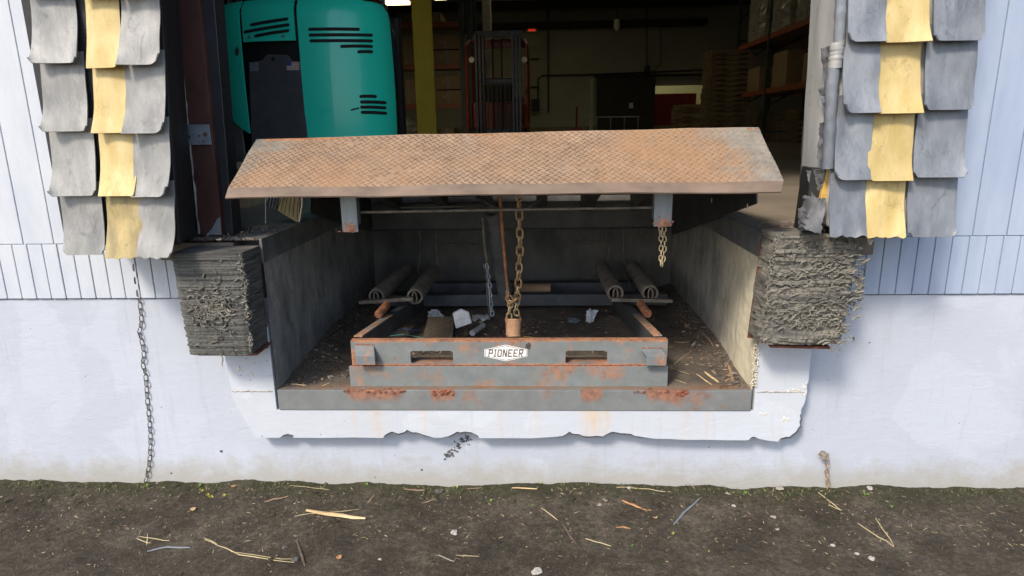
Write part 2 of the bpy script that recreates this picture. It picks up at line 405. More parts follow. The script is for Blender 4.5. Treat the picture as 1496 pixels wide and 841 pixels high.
M['paper'] = noisy('dirty_paper', (.45, .46, .48), (.74, .75, .77), 25, .7, bump=.4)
M['card'] = noisy('wet_cardboard', (.16, .125, .085), (.25, .2, .14), 20, .85, bump=.2, sc=(4, 1, 1))
M['foil'] = noisy('crumpled_film', (.5, .56, .62), (.75, .78, .8), 30, .3, bump=.4)
M['tan'] = noisy('tan_cardboard', (.34, .21, .12), (.46, .29, .17), 9, .8, bump=.15)
M['wireblue'] = mat('blue_cord', (.04, .10, .3), .6); M['wireteal'] = mat('teal_cord', (.08, .32, .28), .6); M['wireyel'] = mat('yellow_cord', (.6, .48, .06), .6)
# truck
def green():
    m = mat('green_bodywork', (.03, .84, .60), .32); n = NT(m)
    sc_ = n.noise(7, 8, .8, n.map((1, 1, 3), rot=(0, .3, 0)), 2)
    c = n.mix(n.ramp(sc_, [(.63, 0), (.70, .6)]), (.03, .84, .60), (.01, .16, .12))
    n.col(c); n.rough(n.ramp(n.noise(3, 5), [(.3, .25), (.7, .45)]))
    n.b.inputs['Coat Weight'].default_value = .4
    n.bump(n.noise(5, 2), .06, .01)
    return m
M['green'] = green()
M['charcoal'] = noisy('charcoal_plastic', (.075, .075, .08), (.105, .105, .11), 8, .5, bump=.08)
M['black'] = mat('black', (.006, .006, .006), .6)
M['slot'] = mat('vent_black', (.008, .012, .012), .8)
M['chassis'] = noisy('grey_chassis', (.18, .18, .175), (.26, .26, .25), 6, .5)
M['yellow'] = noisy('yellow_column_paint', (.80, .60, .03), (.88, .68, .05), 3, .5, bump=.05)
M['red'] = noisy('red_paint', (.17, .022, .014), (.24, .035, .02), 4, .45)
M['rackorange'] = noisy('rack_beam_orange', (.25, .065, .03), (.32, .09, .04), 4, .5)
M['rackgreen'] = noisy('rack_upright_dark', (.03, .05, .055), (.06, .08, .085), 4, .5)
M['box'] = noisy('brown_carton', (.25, .18, .10), (.34, .25, .15), 3, .8, bump=.1)
M['wrap'] = noisy('stretch_wrapped_goods', (.16, .16, .15), (.45, .44, .42), 5, .3, bump=.5, sc=(1, 1, 3))
M['palletwood'] = noisy('pallet_wood', (.17, .13, .08), (.28, .21, .13), 6, .85)
M['mastblue'] = noisy('mast_steel', (.02, .025, .04), (.045, .05, .07), 6, .4, metal=.3)
M['door_dark'] = noisy('dark_sliding_door', (.035, .032, .028), (.05, .047, .04), 4, .7)
M['redboard'] = noisy('red_board', (.22, .02, .02), (.30, .03, .03), 3, .7)
M['lightwall'] = noisy('pale_room_wall', (.6, .58, .40), (.7, .67, .48), 1, .8)
M['whitepost'] = mat('pale_post_paint', (.55, .55, .48), .6)
M['signblue'] = mat('flag_blue', (.05, .07, .30), .5); M['signred'] = mat('flag_red', (.5, .08, .09), .5)
M['stripewhite'] = mat('white_stripe', (.72, .72, .70), .6)

def emit(name, c, s):
    m = mat(name, c, .5); b = m.node_tree.nodes['Principled BSDF']
    b.inputs['Emission Color'].default_value = (*c, 1); b.inputs['Emission Strength'].default_value = s
    return m

# ================================================================= SETTING
# ground: fine sheet in front of the wall, coarse out to the horizon
def gh(x, y):
    d = noise.noise(Vector((x*1.3, y*1.3, 0)))*.02 + noise.noise(Vector((x*6, y*6, 3)))*.008 + noise.noise(Vector((x*20, y*20, 5)))*.007 + noise.noise(Vector((x*50, y*50, 9)))*.0045
    edge = max(0, 1-abs(y-.08)/.18)*.010*(1+1.6*noise.noise(Vector((x*5, 7, 0))))
    return GZ + d*.8 + edge
g = MB()
xs = [-60, -20, -8, -4] + [-3.2+i*6.4/420 for i in range(421)] + [4, 8, 20, 60]
ys = [-60, -20, -8, -5] + [-3.6+i*.1 for i in range(20)] + [-1.6+i*1.75/150 for i in range(151)]
g.grid(lambda u, v: (lambda x, y: (x, y, gh(x, y) if abs(x) < 3.5 and y > -4 else GZ))(xs[round(u*(len(xs)-1))], ys[round(v*(len(ys)-1))]), len(xs)-1, len(ys)-1)
tag(g.build('ground', M['dirt'], smooth=True, origin=(0, 0, GZ)), kind='structure')

# warehouse slab floor (behind facade), with the pit cut out
g = MB()
g.box(-14, -PX-.011, .385, 24.3, FZ-.12, FZ); g.box(PX+.011, 14, .385, 24.3, FZ-.12, FZ); g.box(-PX-.009, PX+.009, PY+.21, 24.3, FZ-.12, FZ)
tag(g.build('floor', M['floor']), kind='structure')
g = MB(); g.box(-14, 14, .4, 24.3, 7.3, 7.4)
tag(g.build('ceiling', M['ceil']), kind='structure')

# front wall of the building
HZ = 4.9   # door head
w = thing('building_wall', 'pale blue painted render wall of the loading dock, below and around the door', 'wall', (0, .2, GZ))
g = MB()
WX = 7.
g.prism([(-WX, GZ-.3), (WX, GZ-.3), (WX, .893), (PX+.012, .893), (PX+.012, .38), (-PX-.012, .38), (-PX-.012, .893), (-WX, .893)], 'y', .08, .38)
g.build('lower_wall', M['wall'], w)
# grooved board siding above the joint
def boards(x0, x1, z0, z1, step=.07):
    b = MB(); n = max(1, round((x1-x0)/step)); s = (x1-x0)/n
    for i in range(n): b.box(x0+i*s+.0025, x0+(i+1)*s-.0025, .068+random.uniform(-.001, .001), .10, z0, z1)
    b.box(x0, x1, .076, .38, z0, z1+.002)
    return b
boards(-WX, -1.335, .899, 1.15).build('grooved_siding', M['siding_white'], w, bevel=.002)
boards(1.32, WX, .899, 1.15).build('grooved_siding', M['siding'], w, bevel=.002)
boards(-WX, -1.48, 1.153, HZ+1.2, .14).build('upper_siding', M['siding_white'], w, bevel=.002)
boards(1.40, WX, 1.153, HZ+1.2, .14).build('upper_siding', M['siding'], w, bevel=.002)
boards(-1.479, 1.399, HZ, HZ+1.2, .14).build('upper_siding', M['siding'], w, bevel=.002)
g = MB()
g.box(-WX, WX, .10, .4, HZ+1.203, 7.5); g.box(-WX-7, -WX-.003, .1, .4, GZ-.3, 7.5); g.box(WX+.003, WX+7, .1, .4, GZ-.3, 7.5)
g.build('upper_wall', M['roof'], w)
g = MB()
g.box(-1.334, -PX-.013, .09, .38, .896, FZ-.012); g.box(PX+.013, 1.319, .09, .38, .896, FZ-.012)
g.build('slab_edge', M['concrete_dark'], w)

# projecting painted concrete apron round the pit mouth, broken along its lower edge
def jag(p, q, n, amp, seed):
    out = []
    for i in range(n):
        t = i/n; x = p[0]+(q[0]-p[0])*t; z = p[1]+(q[1]-p[1])*t
        out.append((x+noise.noise(Vector((x*40, z*40, seed)))*amp, z+noise.noise(Vector((x*40, z*40, seed+7)))*amp))
    return out
def pz(px, py, Y=0): p = at(px, py, Y=Y); return (p.x, p.z)
low = [(372, 640), (405, 641), (418, 637), (428, 640), (560, 640), (572, 634), (582, 637), (595, 632), (612, 635), (625, 640), (655, 641), (668, 635), (688, 634), (700, 641), (815, 642), (832, 635), (842, 637), (856, 641), (880, 640), (895, 634), (915, 636), (935, 641), (1000, 643), (1090, 644), (1105, 641), (1125, 645), (1138, 646)]
out = jag((-1.305, .78), (-1.285, .42), 14, .006, 1) + jag((-1.285, .42), pz(372, 640), 14, .006, 2)
for i in range(len(low)-1): out += jag(pz(*low[i]), pz(*low[i+1]), 7 if low[i][1] < 640 or low[i+1][1] < 640 else 3, .007 if low[i][1] < 640 or low[i+1][1] < 640 else .0025, 3)
out += jag(pz(1138, 646), pz(1158, 641), 4, .006, 4) + jag(pz(1158, 641), pz(1174, 625), 6, .006, 5) + jag(pz(1174, 625), pz(1171, 605), 4, .009, 6) + jag(pz(1171, 605), pz(1180, 575), 6, .006, 6) + jag(pz(1180, 575), (1.318, .78), 10, .005, 7)
inner = [(PX+.012, .78), (PX+.012, .382), (-PX-.012, .382), (-PX-.012, .78)]
g = MB(); n_o = len(out)
# strips between outer and inner outlines
poly = out + inner
from mathutils.geometry import tessellate_polygon
fr = [list(f) for f in tessellate_polygon([[Vector((p[0], p[1], 0)) for p in poly]])]
# bevelled front rim: front face shrunk a little, broken arris
N = len(poly)
zb0 = pz(600, 641)[1]
def notch(i):
    if i >= n_o: return False
    x, z = poly[i]; return (z > zb0+.003 and z < .33 and abs(x) < 1.19) or (x > 1.22 and z < .36)
def rim(i):
    x, z = poly[i]
    if i < n_o: k = (.012 if notch(i) else .004)+.003*noise.noise(Vector((x*30, z*30, 11))); x -= math.copysign(k, x) if abs(x) > .9 else 0; z += k if z < .5 else 0
    return x, z
rims = [rim(i) for i in range(N)]
fr = [list(f) for f in tessellate_polygon([[Vector((p[0], p[1], 0)) for p in rims]])]
vs = [(rims[i][0], .0, rims[i][1]) for i in range(N)] + [(poly[i][0], .012, poly[i][1]) for i in range(N)] + [(poly[i][0], .0795, poly[i][1]) for i in range(N)]
fs = fr + [(i, (i+1) % N, N+(i+1) % N, N+i) for i in range(N)] + [(N+i, N+(i+1) % N, 2*N+(i+1) % N, 2*N+i) for i in range(N)]
g.add(vs, fs)
for k, f_ in enumerate(fs):
    if len(fr) <= k < len(fr)+2*N and notch((k-len(fr)) % N) : g.m[k] = 1
apron = g.build('concrete_apron', [M['pad'], noisy('bare_broken_concrete', (.10, .11, .13), (.30, .30, .30), 45, .95, bump=.9, bscale=120, bd=.006)], w)
tag(apron, 'white painted concrete apron with a chipped lower edge')
# joint lines in the apron either side (thin raised lips of mortar)
g = MB()
for x0, x1, z in ((-1.28, -PX-.02, .474), (PX+.02, 1.30, .474)):
    n = 30
    g.tube([(x0+(x1-x0)*i/n, -.0005, z+.004*noise.noise(Vector((x0+i*.4, 0, 0)))) for i in range(n+1)], [.0022+.002*random.random() for _ in range(n+1)], 5)
g.build('mortar_joint', M['paleedge'], w)
# spalled scar under the apron, small holes in the wall
g = MB()
for i in range(60):
    t = random.random(); p = at(648+t*38+random.gauss(0, 3), 668-t*30+random.gauss(0, 3), Y=.078)
    g.blob(p, random.uniform(.002, .008), .004, random.uniform(.002, .006), i, .6, 1)
g.build('spalled_patch', M['stonedark'], w)
g = MB()
for px, py, r_ in ((323, 659, .0075), (250, 691, .005), (616, 686, .006), (1036, 653, .003), (1270, 500, .003), (320, 466, .003), (548, 697, .003), (440, 560, .002)):
    p = at(px, py, Y=.079); g = MB(); g.blob(p, r_, .003, r_*.8, px, .5, 2); g.build('chip', M['stonedark'], w)
for px, py in ((350, 535), (352, 548), (366, 555), (372, 530), (360, 524), (390, 527), (395, 549)):
    p = at(px, py, Y=-.0005); g = MB(); g.blob(p, .0025, .002, .0025, px, .5, 1); g.build('chip', M['stonedark'], w)
g = MB()
for i in range(60):
    p = at(*random.choice(((1175, 575), (1165, 571), (1155, 572), (1148, 613), (1115, 604), (1178, 560), (1140, 606), (1172, 566), (365, 545), (350, 540)))
           , Y=-.001); g.blob(p+Vector((random.gauss(0, .008), 0, random.gauss(0, .005))), random.uniform(.002, .006), .003, random.uniform(.002, .005), i, .7, 1)
for i in range(420):   # crumbly plaster along the right pit arris
    z = random.uniform(.5, 1.14)
    g.blob((PX+random.uniform(-.003, .014), random.uniform(-.012, .02), z), random.uniform(.0015, .0045), random.uniform(.002, .006), random.uniform(.002, .007), i, 1.0, 1, freq=3)
g.build('crumbled_plaster', noisy('plaster_crumbs', (.55, .5, .38), (.75, .7, .58), 30, .9), w)

# ================================================================= PIT
pit = thing('leveler_pit', 'dark concrete pit under the raised plate, lined with steel angle edges', 'pit', (0, .9, PZ))
g = MB()
def pw(sx):
    X = sx*PX
    def f(u, v):
        y = u*PY; z = PZ-.09+v*(FZ-.1-PZ+.09)
        d = .006*noise.noise(Vector((y*6, z*6, sx*5))) + .003*noise.noise(Vector((y*25, z*25, sx*5)))
        return (X + sx*(.004+abs(d))*0 + sx*d*.8, y+.002, z)
    g = MB(); g.grid(f, 90, 50)
    g.box(X+sx*.012, X+sx*.2, .39, PY+.2, PZ-.1, FZ-.122)
    return g
for sx, nm in ((-1, 'dark left side wall'), (1, 'right side wall, dusty cream with sunlight painted in toward the front')):
    tag(pw(sx).build('side_wall', M['pitwall' if sx < 0 else 'pitwall_sunlit'], pit, smooth=False), nm)
g = MB(); g.grid(lambda u, v: (-PX+u*2*PX, PY+.01*noise.noise(Vector((u*9, v*5, 2))), PZ-.05+v*(FZ-.0-PZ)), 80, 30); g.box(-PX-.2, PX+.2, PY+.02, PY+.2, PZ-.1, FZ-.002)
g.build('rear_wall', M['concrete_dark'], pit)
g = MB()
def pf(u, v):
    x = -PX+u*2*PX; y = .012+v*(PY-.01)
    d = (.007*noise.noise(Vector((x*8, y*8, 1)))+.012*max(0, noise.noise(Vector((x*3, y*3, 4)))))*min(1, max(0, (y-.1)*5))
    bank = .05*max(0, (abs(x)-.93)/.14)*min(1, max(0, (y-.12)*2))
    return (x, y, PZ+.001+d+bank+.006*noise.noise(Vector((x*30, y*30, 1)))*min(1, max(0, (y-.1)*5)))
g.grid(pf, 150, 110); g.build('pit_floor', M['pitfloor'], pit, smooth=True)
# kerb angle along the front lip of the pit
g = MB(); g.box(-PX+.002, PX-.002, -.006, .010, .385, PZ+.001); g.box(-PX+.002, PX-.002, .010, .09, PZ-.01, PZ+.0005)
tag(g.build('kerb_angle', M['kerb'], pit, bevel=.002), 'grey steel kerb angle with rust blooms')
# top edge angles along both walls, and ledges
for sx in (-1, 1):
    g = MB(); X = sx*PX
    x0, x1 = sorted((X-sx*.006, X+sx*.006)); g.box(x0, x1, -.004, PY-.003, FZ-.105, FZ+.002)
    x0, x1 = sorted((X+sx*.006, X+sx*.12)); g.box(x0, x1, -.004, PY-.003, FZ-.006, FZ+.002)
    g.build('edge_angle', M['edgesteel'], pit, bevel=.002)
g = MB()
for sx in (-1, 1):
    def f(u, v, sx=sx):
        x = sx*(PX+.121+u*(.33)); y = -.005+v*.4
        return (x, y, FZ-.006+.008*noise.noise(Vector((x*14, y*14, 3)))+.004*noise.noise(Vector((x*50, y*50, 3))))
    g = MB(); g.grid(f, 30, 30)
    x0, x1 = sorted((sx*(PX+.121), sx*(PX+.45))); g.box(x0, x1, -.004, .384, FZ-.09, FZ-.014)
    g.build('ledge', M['ledge'], pit)
g = MB()   # crumbs, chips of concrete and rust along the left and right ledge
for i in range(260):
    sx = -1 if i % 2 else 1
    x = sx*random.uniform(1.08, 1.36); y = random.choice((random.uniform(-.02, .02), random.uniform(-.02, .02), random.uniform(0, .35)))
    g.blob((x, y, FZ+.001), random.uniform(.002, .011), random.uniform(.002, .012), random.uniform(.002, .008), i, .7, 1)
tag(g.build('ledge_rubble', M['ledge'], pit), kind='stuff')
# flaking rust scabs under the frame
for cx, n, w_ in ((-.62, 130, .14), (.62, 70, .09), (.76, 30, .03), (-.31, 30, .05)):
    g = MB()
    for i in range(n):
        big = n > 50
        g.blob((cx+random.uniform(-w_, w_), random.uniform(-.012, .02 if big else -.006), PZ+random.uniform(-.012 if big else -.02, .003)), random.uniform(.002, .009), .004, random.uniform(.0015, .005), i, .8, 1)
    g.build('rust_scale', M['scale_rust'], pit)

# ================================================================= DOCK LEVELER
lv = thing('dock_leveler', 'raised dock leveler with rusty tread plate lip over a spring frame in the pit', 'dock leveler', (0, .9, PZ))
A = [Vector((-1.072, -.272, 1.392)), Vector((1.045, -.272, 1.390)), Vector((1.035, .065, 1.612)), Vector((-1.068, .065, 1.596))]
nrm = (A[1]-A[0]).cross(A[3]-A[0]).normalized()
if nrm.z < 0: nrm = -nrm
def lipp(u, v, h=0): # bilinear + slight warp
    p = (A[0]*(1-u)+A[1]*u)*(1-v)+(A[3]*(1-u)+A[2]*u)*v
    return p + nrm*(h + .004*math.sin(u*3.1)*1 + .006*noise.noise(Vector((u*5, v*2, 0))) + .002*noise.noise(Vector((u*17, v*4, 3))))
VB = .115
g = MB()
g.grid(lambda u, v: lipp(u, VB+v*(1-VB)), 80, 10, 0)
g.grid(lambda u, v: lipp(u, VB+v*(1-VB), -.014), 80, 10, 0)
# bevelled nose: bends down to a thin edge
def nose(u, v, h):
    p = lipp(u, VB*(1-v)) - nrm*(.010*v) + Vector((0, 0, -.002*v))
    if u > .985: p += Vector((-.02*v*(u-.985)/.015, .0, 0))
    return p + nrm*h
g.grid(lambda u, v: nose(u, v, 0), 80, 4, 1)
g.grid(lambda u, v: nose(u, v, -.014+.008*v), 80, 4, 1)
# edges
def strip(pts_a, pts_b, mi):
    n = len(pts_a); g.add(list(pts_a)+list(pts_b), [(i, i+1, n+i+1, n+i) for i in range(n-1)], mi)
us = [i/80 for i in range(81)]
strip([nose(u, 1, 0) for u in us], [nose(u, 1, -.006) for u in us], 1)
for u in (0, 1):
    strip([nose(u, 1-v/4, 0) for v in range(5)]+[lipp(u, VB+v/10*(1-VB)) for v in range(11)], [nose(u, 1-v/4, -.014+.008*(1-v/4)) for v in range(5)]+[lipp(u, VB+v/10*(1-VB), -.014) for v in range(11)], 0)
strip([lipp(u, 1) for u in us], [lipp(u, 1, -.014) for u in us], 0)
L = 2.11; W = .405*(1-VB)
nx, ny = 68, 23
for i in range(nx):
    for j in range(ny):
        u = (i+.25+.5*(j % 2))/nx; v = VB+(j+.5)/ny*(1-VB)*.985
        if noise.noise(Vector((u*9, v*4, 8))) > .5 and random.random() < .6: continue
        a = R(40) if j % 2 else R(-40)
        ll, ww, hh = .0138, .0040, .0019
        c = lipp(u, v, 0); ex = (A[1]-A[0]).normalized(); ey = nrm.cross(ex)
        d = ex*math.cos(a)+ey*math.sin(a); e = -ex*math.sin(a)+ey*math.cos(a)
        hh *= random.uniform(.5, 1.1)
        P_ = [c-d*ll, c-d*ll*.5-e*ww, c+d*ll*.5-e*ww, c+d*ll, c+d*ll*.5+e*ww, c-d*ll*.5+e*ww, c-d*ll*.45+nrm*hh, c+d*ll*.45+nrm*hh]
        P_ = [p+nrm*.0002 for p in P_]
        g.add(P_, [(0, 1, 6), (1, 2, 7, 6), (2, 3, 7), (3, 4, 7), (4, 5, 6, 7), (5, 0, 6)], 2)
lip = g.build('lip', [M['lip'], M['lipband'], M['lozenge']], lv)
tag(lip, 'rusty orange diamond tread lip plate sloping toward the viewer')
# deck: plate + beams, sloping down to the rear hinge
D0, D1 = Vector((0, .075, 1.598)), Vector((0, PY-.03, FZ+.004))
dd = (D1-D0).normalized(); dn = Vector((0, -dd.z, dd.y))
if dn.z < 0: dn = -dn
def deckbox(x0, x1, s0, s1, h0, h1, mb):
    LL = (D1-D0).length
    pts = [D0 + dd*LL*s + dn*h for s, h in ((s0, h0), (s1, h0), (s1, h1), (s0, h1))]
    b = [Vector((x0, p.y, p.z)) for p in pts]; t = [Vector((x1, p.y, p.z)) for p in pts]
    return mb.add(b+t, [(0, 1, 2, 3), (7, 6, 5, 4), (0, 4, 5, 1), (1, 5, 6, 2), (2, 6, 7, 3), (3, 7, 4, 0)])
g = MB(); deckbox(-1.045, 1.035, 0, 1, -.012, -.002, g); g.build('deck', M['darksteel'], lv, bevel=.001)
M['beam'] = noisy('deck_beam_steel', (.075, .08, .085), (.16, .16, .155), 6, .5, bump=.2)
for x in (-.82, -.5, -.2, .12, .42, .76):
    g = MB(); deckbox(x-.004, x+.004, .03, .97, -.12, -.014, g); deckbox(x-.004, x+.06, .03, .97, -.128, -.121, g)
    g.build('deck_beam', M['beam'], lv)
g = MB(); deckbox(-.95, .95, .0, .02, -.10, -.014, g); g.build('front_header', M['darksteel'], lv)
g = MB(); g.box(-1.04, 1.04, PY-.10, PY-.035, .945, 1.13); g.box(-1.04, 1.04, PY-.14, PY-.101, .945, .953); g.build('rear_header', M['darksteel'], lv, bevel=.002)
g = MB(); deckbox(-1.04, -1.034, .3, .95, -.26, -.014, g); g.build('toe_guard', M['darksteel'], lv)
g = MB(); deckbox(1.028, 1.034, .0, .95, -.30, -.014, g); tg = g.build('toe_guard', M['darksteel'], lv)
g = MB()
for px, py in ((1039, 292), (1091, 301)):
    p = at(px, py, X=1.025); g = MB(); g.box(p.x, p.x+.002, p.y-.01, p.y, p.z-.012, p.z+.012)
    g.build('guard_slot', M['stripewhite'], tg)
g = MB(); g.tube([(-1.03, .062, 1.584), (1.03, .062, 1.598)], .012, 10); g.build('lip_hinge', M['rust'], lv, autos=40)
# lip keepers (grey tabs)
for (px, y0, y1, hw) in ((512, 275, 339, 12), (968, 270, 331, 13)):
    Y = -.06
    p = at(px, y1, Y=Y); q = at(px, y0, Y=Y); hwm = hw*2.62/F
    g = MB(); g.box(p.x-hwm, p.x+hwm, Y, Y+.012, p.z, q.z+.09)
    g.box(p.x-hwm, p.x-hwm+.008, Y+.012, Y+.05, p.z+.03, q.z+.06); g.box(p.x+hwm-.008, p.x+hwm, Y+.012, Y+.05, p.z+.03, q.z+.06)
    k = g.build('lip_keeper', M['tab'], lv, bevel=.0015)
    g = MB()
    for i in range(130): g.blob((p.x+random.gauss(0, .38)*hwm, Y-.0002, p.z+.002+abs(random.gauss(0, .016))), random.uniform(.002, .008), .0013, random.uniform(.002, .005), i, .7, 1)
    g.build('rust_patch', M['tabrust'], k)
pa, pb = at(527, 310, Y=-.02), at(956, 303, Y=-.02)
g = MB(); g.tube([pa, (pa+pb)/2+Vector((0, 0, .001)), pb], .0062, 10); g.build('cross_rod', M['spring'], lv, autos=60)
pa, pb = at(586, 303, Y=.35), at(680, 301, Y=.35)
g = MB(); g.tube([pa, pb], .006, 8); g.build('cross_rod', M['darksteel'], lv, autos=60)
g = MB()
for a, b in (((690, 283), (722, 303)), ((800, 283), (768, 305))):
    g = MB(); g.tube([at(*a, Y=.12), at(*b, Y=.0)], .007, 8); g.build('rod_brace', M['darksteel'], lv, autos=60)

# base frame
fr = MB()
x0, x1 = -.743, .706
fr.box(x0, x1, .044, .056, .463, .578)
fr.box(x0, x1, .057, .13, .463, .471)
ff = fr.build('front_channel', M['frame'], lv, bevel=.002)
# upper plate with two slots, built from pieces that butt together
ux0, ux1, uz0, uz1 = -.728, .700, .583, .700
s1 = (at(600, 510, Y=.06).x, at(662, 510, Y=.06).x); s2 = (at(826, 510, Y=.06).x, at(887, 510, Y=.06).x)
sz0, sz1 = at(700, 530, Y=.06).z, at(700, 511, Y=.06).z
def rrect(x0, x1, z0, z1, r_, n=5):
    o = []
    for cx, cz, a0 in ((x1-r_, z1-r_, 0), (x0+r_, z1-r_, 90), (x0+r_, z0+r_, 180), (x1-r_, z0+r_, 270)):
        for k in range(n+1):
            a = R(a0+90*k/n); o.append((cx+r_*math.cos(a), cz+r_*math.sin(a)))
    return o
bm = bmesh.new()
cuts = [rrect(s1[0], s1[1], sz0, sz1, .012), rrect(s2[0], s2[1], sz0, sz1, .012)]
edges = []
for lp in [[(ux0, uz0), (ux1, uz0), (ux1, uz1), (ux0, uz1)]]+cuts:
    vv = [bm.verts.new((p[0], .06, p[1])) for p in lp]
    for i in range(len(vv)): edges.append(bm.edges.new((vv[i], vv[(i+1) % len(vv)])))
bmesh.ops.triangle_fill(bm, use_beauty=True, edges=edges, use_dissolve=False)
# keep only faces outside the slots
kill = [f for f in bm.faces if any(s[0]+.001 < f.calc_center_median().x < s[1]-.001 and sz0+.001 < f.calc_center_median().z < sz1-.001 and all(s[0]-1e-5 <= v.co.x <= s[1]+1e-5 and sz0-1e-5 <= v.co.z <= sz1+1e-5 for v in f.verts) for s in (s1, s2))]
bmesh.ops.delete(bm, geom=kill, context='FACES_ONLY')
bm.verts.index_update()
g = MB(); nV = len(bm.verts); fl = [[v.index for v in f.verts] for f in bm.faces]; vl = [v.co.copy() for v in bm.verts]
bl = [(e.verts[0].index, e.verts[1].index) for e in bm.edges if len(e.link_faces) == 1]; bm.free()
g.add([Vector((v.x, .048, v.z)) for v in vl]+[Vector((v.x, .060, v.z)) for v in vl], fl+[[nV+i for i in reversed(f)] for f in fl]+[(a, b, nV+b, nV+a) for a, b in bl])
g.box(ux0, ux1, .061, .085, uz1-.010, uz1); g.box(ux0, ux1, .061, .14, .578, .586)
up = g.build('slotted_plate', M['frame_up'], lv)
tag(up, 'grey slotted upper plate edged with orange rust')
g = MB(); g.box(x0+.01, x1-.01, .045, .05, .5785, .5825); g.build('weld_seam', M['scale_rust'], ff)
# angled brackets on both ends
for (a, b, ty, my, by) in ((521, 550, 506, 520, 533), (941, 972, 511, 520, 534)):
    g = MB(); X0, X1 = at(a, 520, Y=.03).x, at(b, 520, Y=.03).x
    zt, zm, zb = at(a, ty, Y=.03).z, at(a, my, Y=.0).z, at(a, by, Y=.0).z
    g.hexa([(X0-.01, .048, zt-.012), (X1-.014, .048, zt-.012), (X1, .012, zm-.006), (X0+.004, .012, zm-.006)][::-1], [(X0-.01, .048, zt), (X1-.014, .048, zt), (X1, .0, zm), (X0+.004, .0, zm)][::-1])
    g.box(X0+.004, X1, .0, .011, zb, zm-.0005); g.box(X0+.004, X1, .0115, .045, zb+.004, zb+.010)
    k = g.build('lip_bracket', M['bracket'], up, bevel=.0012)
    g = MB(); g.box(X0-.008, X1-.012, .046, .052, zt+.0005, zt+.004); g.build('weld_seam', M['scale_rust'], k)

# PIONEER badge: white elongated hexagon, thin brown border, slanted slab lettering
def sheet(pts, y, mb, mi=0, th=.0006):
    mb.prism(pts, 'y', y, y-th, mi)
bc = at(739, 515.5, Y=.047); BW, BH = 33*2.75/F*1.0, 13*2.83/F
hexo = lambda s, q: [(bc.x-BW*s, bc.z-BH*.42*q), (bc.x, bc.z-BH*q), (bc.x+BW*s, bc.z-BH*.42*q), (bc.x+BW*s, bc.z+BH*.42*q), (bc.x, bc.z+BH*q), (bc.x-BW*s, bc.z+BH*.42*q)]
g = MB(); sheet(hexo(1, 1), .0477, g); bd = g.build('maker_badge', M['white'], up)
tag(bd, 'white hexagonal badge reading PIONEER')
g = MB(); sheet(hexo(.965, .91), .0470, g, 0, .0004); sheet(hexo(.94, .83), .0465, g, 1, .0004)
g.build('badge_border', [M['ink'], M['white']], bd)
GL = {  # letter strokes on a 4 x 6 grid: boxes (x0,x1,z0,z1)
 'P': [(0,1,0,6),(0,4,5,6),(3,4,3,6),(0,4,2.4,3.4)],
 'I': [(.7,1.7,0,6),(0,2.4,5.2,6),(0,2.4,0,.8)],
 'O': [(0,1,.6,5.4),(3,4,.6,5.4),(.4,3.6,5,6),(.4,3.6,0,1)],
 'N': [(0,1,0,6),(3,4,0,6),'d'],
 'E': [(0,1,0,6),(0,4,5,6),(0,4,0,1),(0,3.2,2.5,3.4)],
 'R': [(0,1,0,6),(0,4,5,6),(3,4,3.2,6),(0,4,2.5,3.4),'r']}
g = MB(); cur = 0.; word = 'PIONEER'; widths = {'I': 2.4}
tot = sum(widths.get(c, 4) for c in word)+.9*(len(word)-1); sx = BW*1.62/tot; sz = BH*.92/6
def LP(x, z): xx = bc.x-BW*.81+x*sx+ (z-3)*sz*.12; return (xx, bc.z+(z-3)*sz)
for c in word:
    for st in GL[c]:
        if st == 'd': q = [LP(cur+.2, 6), LP(cur+1.3, 6), LP(cur+3.8, 0), LP(cur+2.7, 0)]
        elif st == 'r': q = [LP(cur+1.2, 2.5), LP(cur+2.4, 2.5), LP(cur+4.1, 0), LP(cur+2.9, 0)]
        else: a0, a1, b0, b1 = st; q = [LP(cur+a0, b0), LP(cur+a1, b0), LP(cur+a1, b1), LP(cur+a0, b1)]
        k = len(g.f)*.0000008
        g.prism(q, 'y', .0460-k, .0458-k)
    cur += widths.get(c, 4)+.9
g.build('badge_lettering', M['ink'], bd)
g = MB(); g.blob(at(772, 505, Y=.0475), .012, .0006, .015, 4, .5, 2); g.build('dirt_mark', M['darkwood'], up)

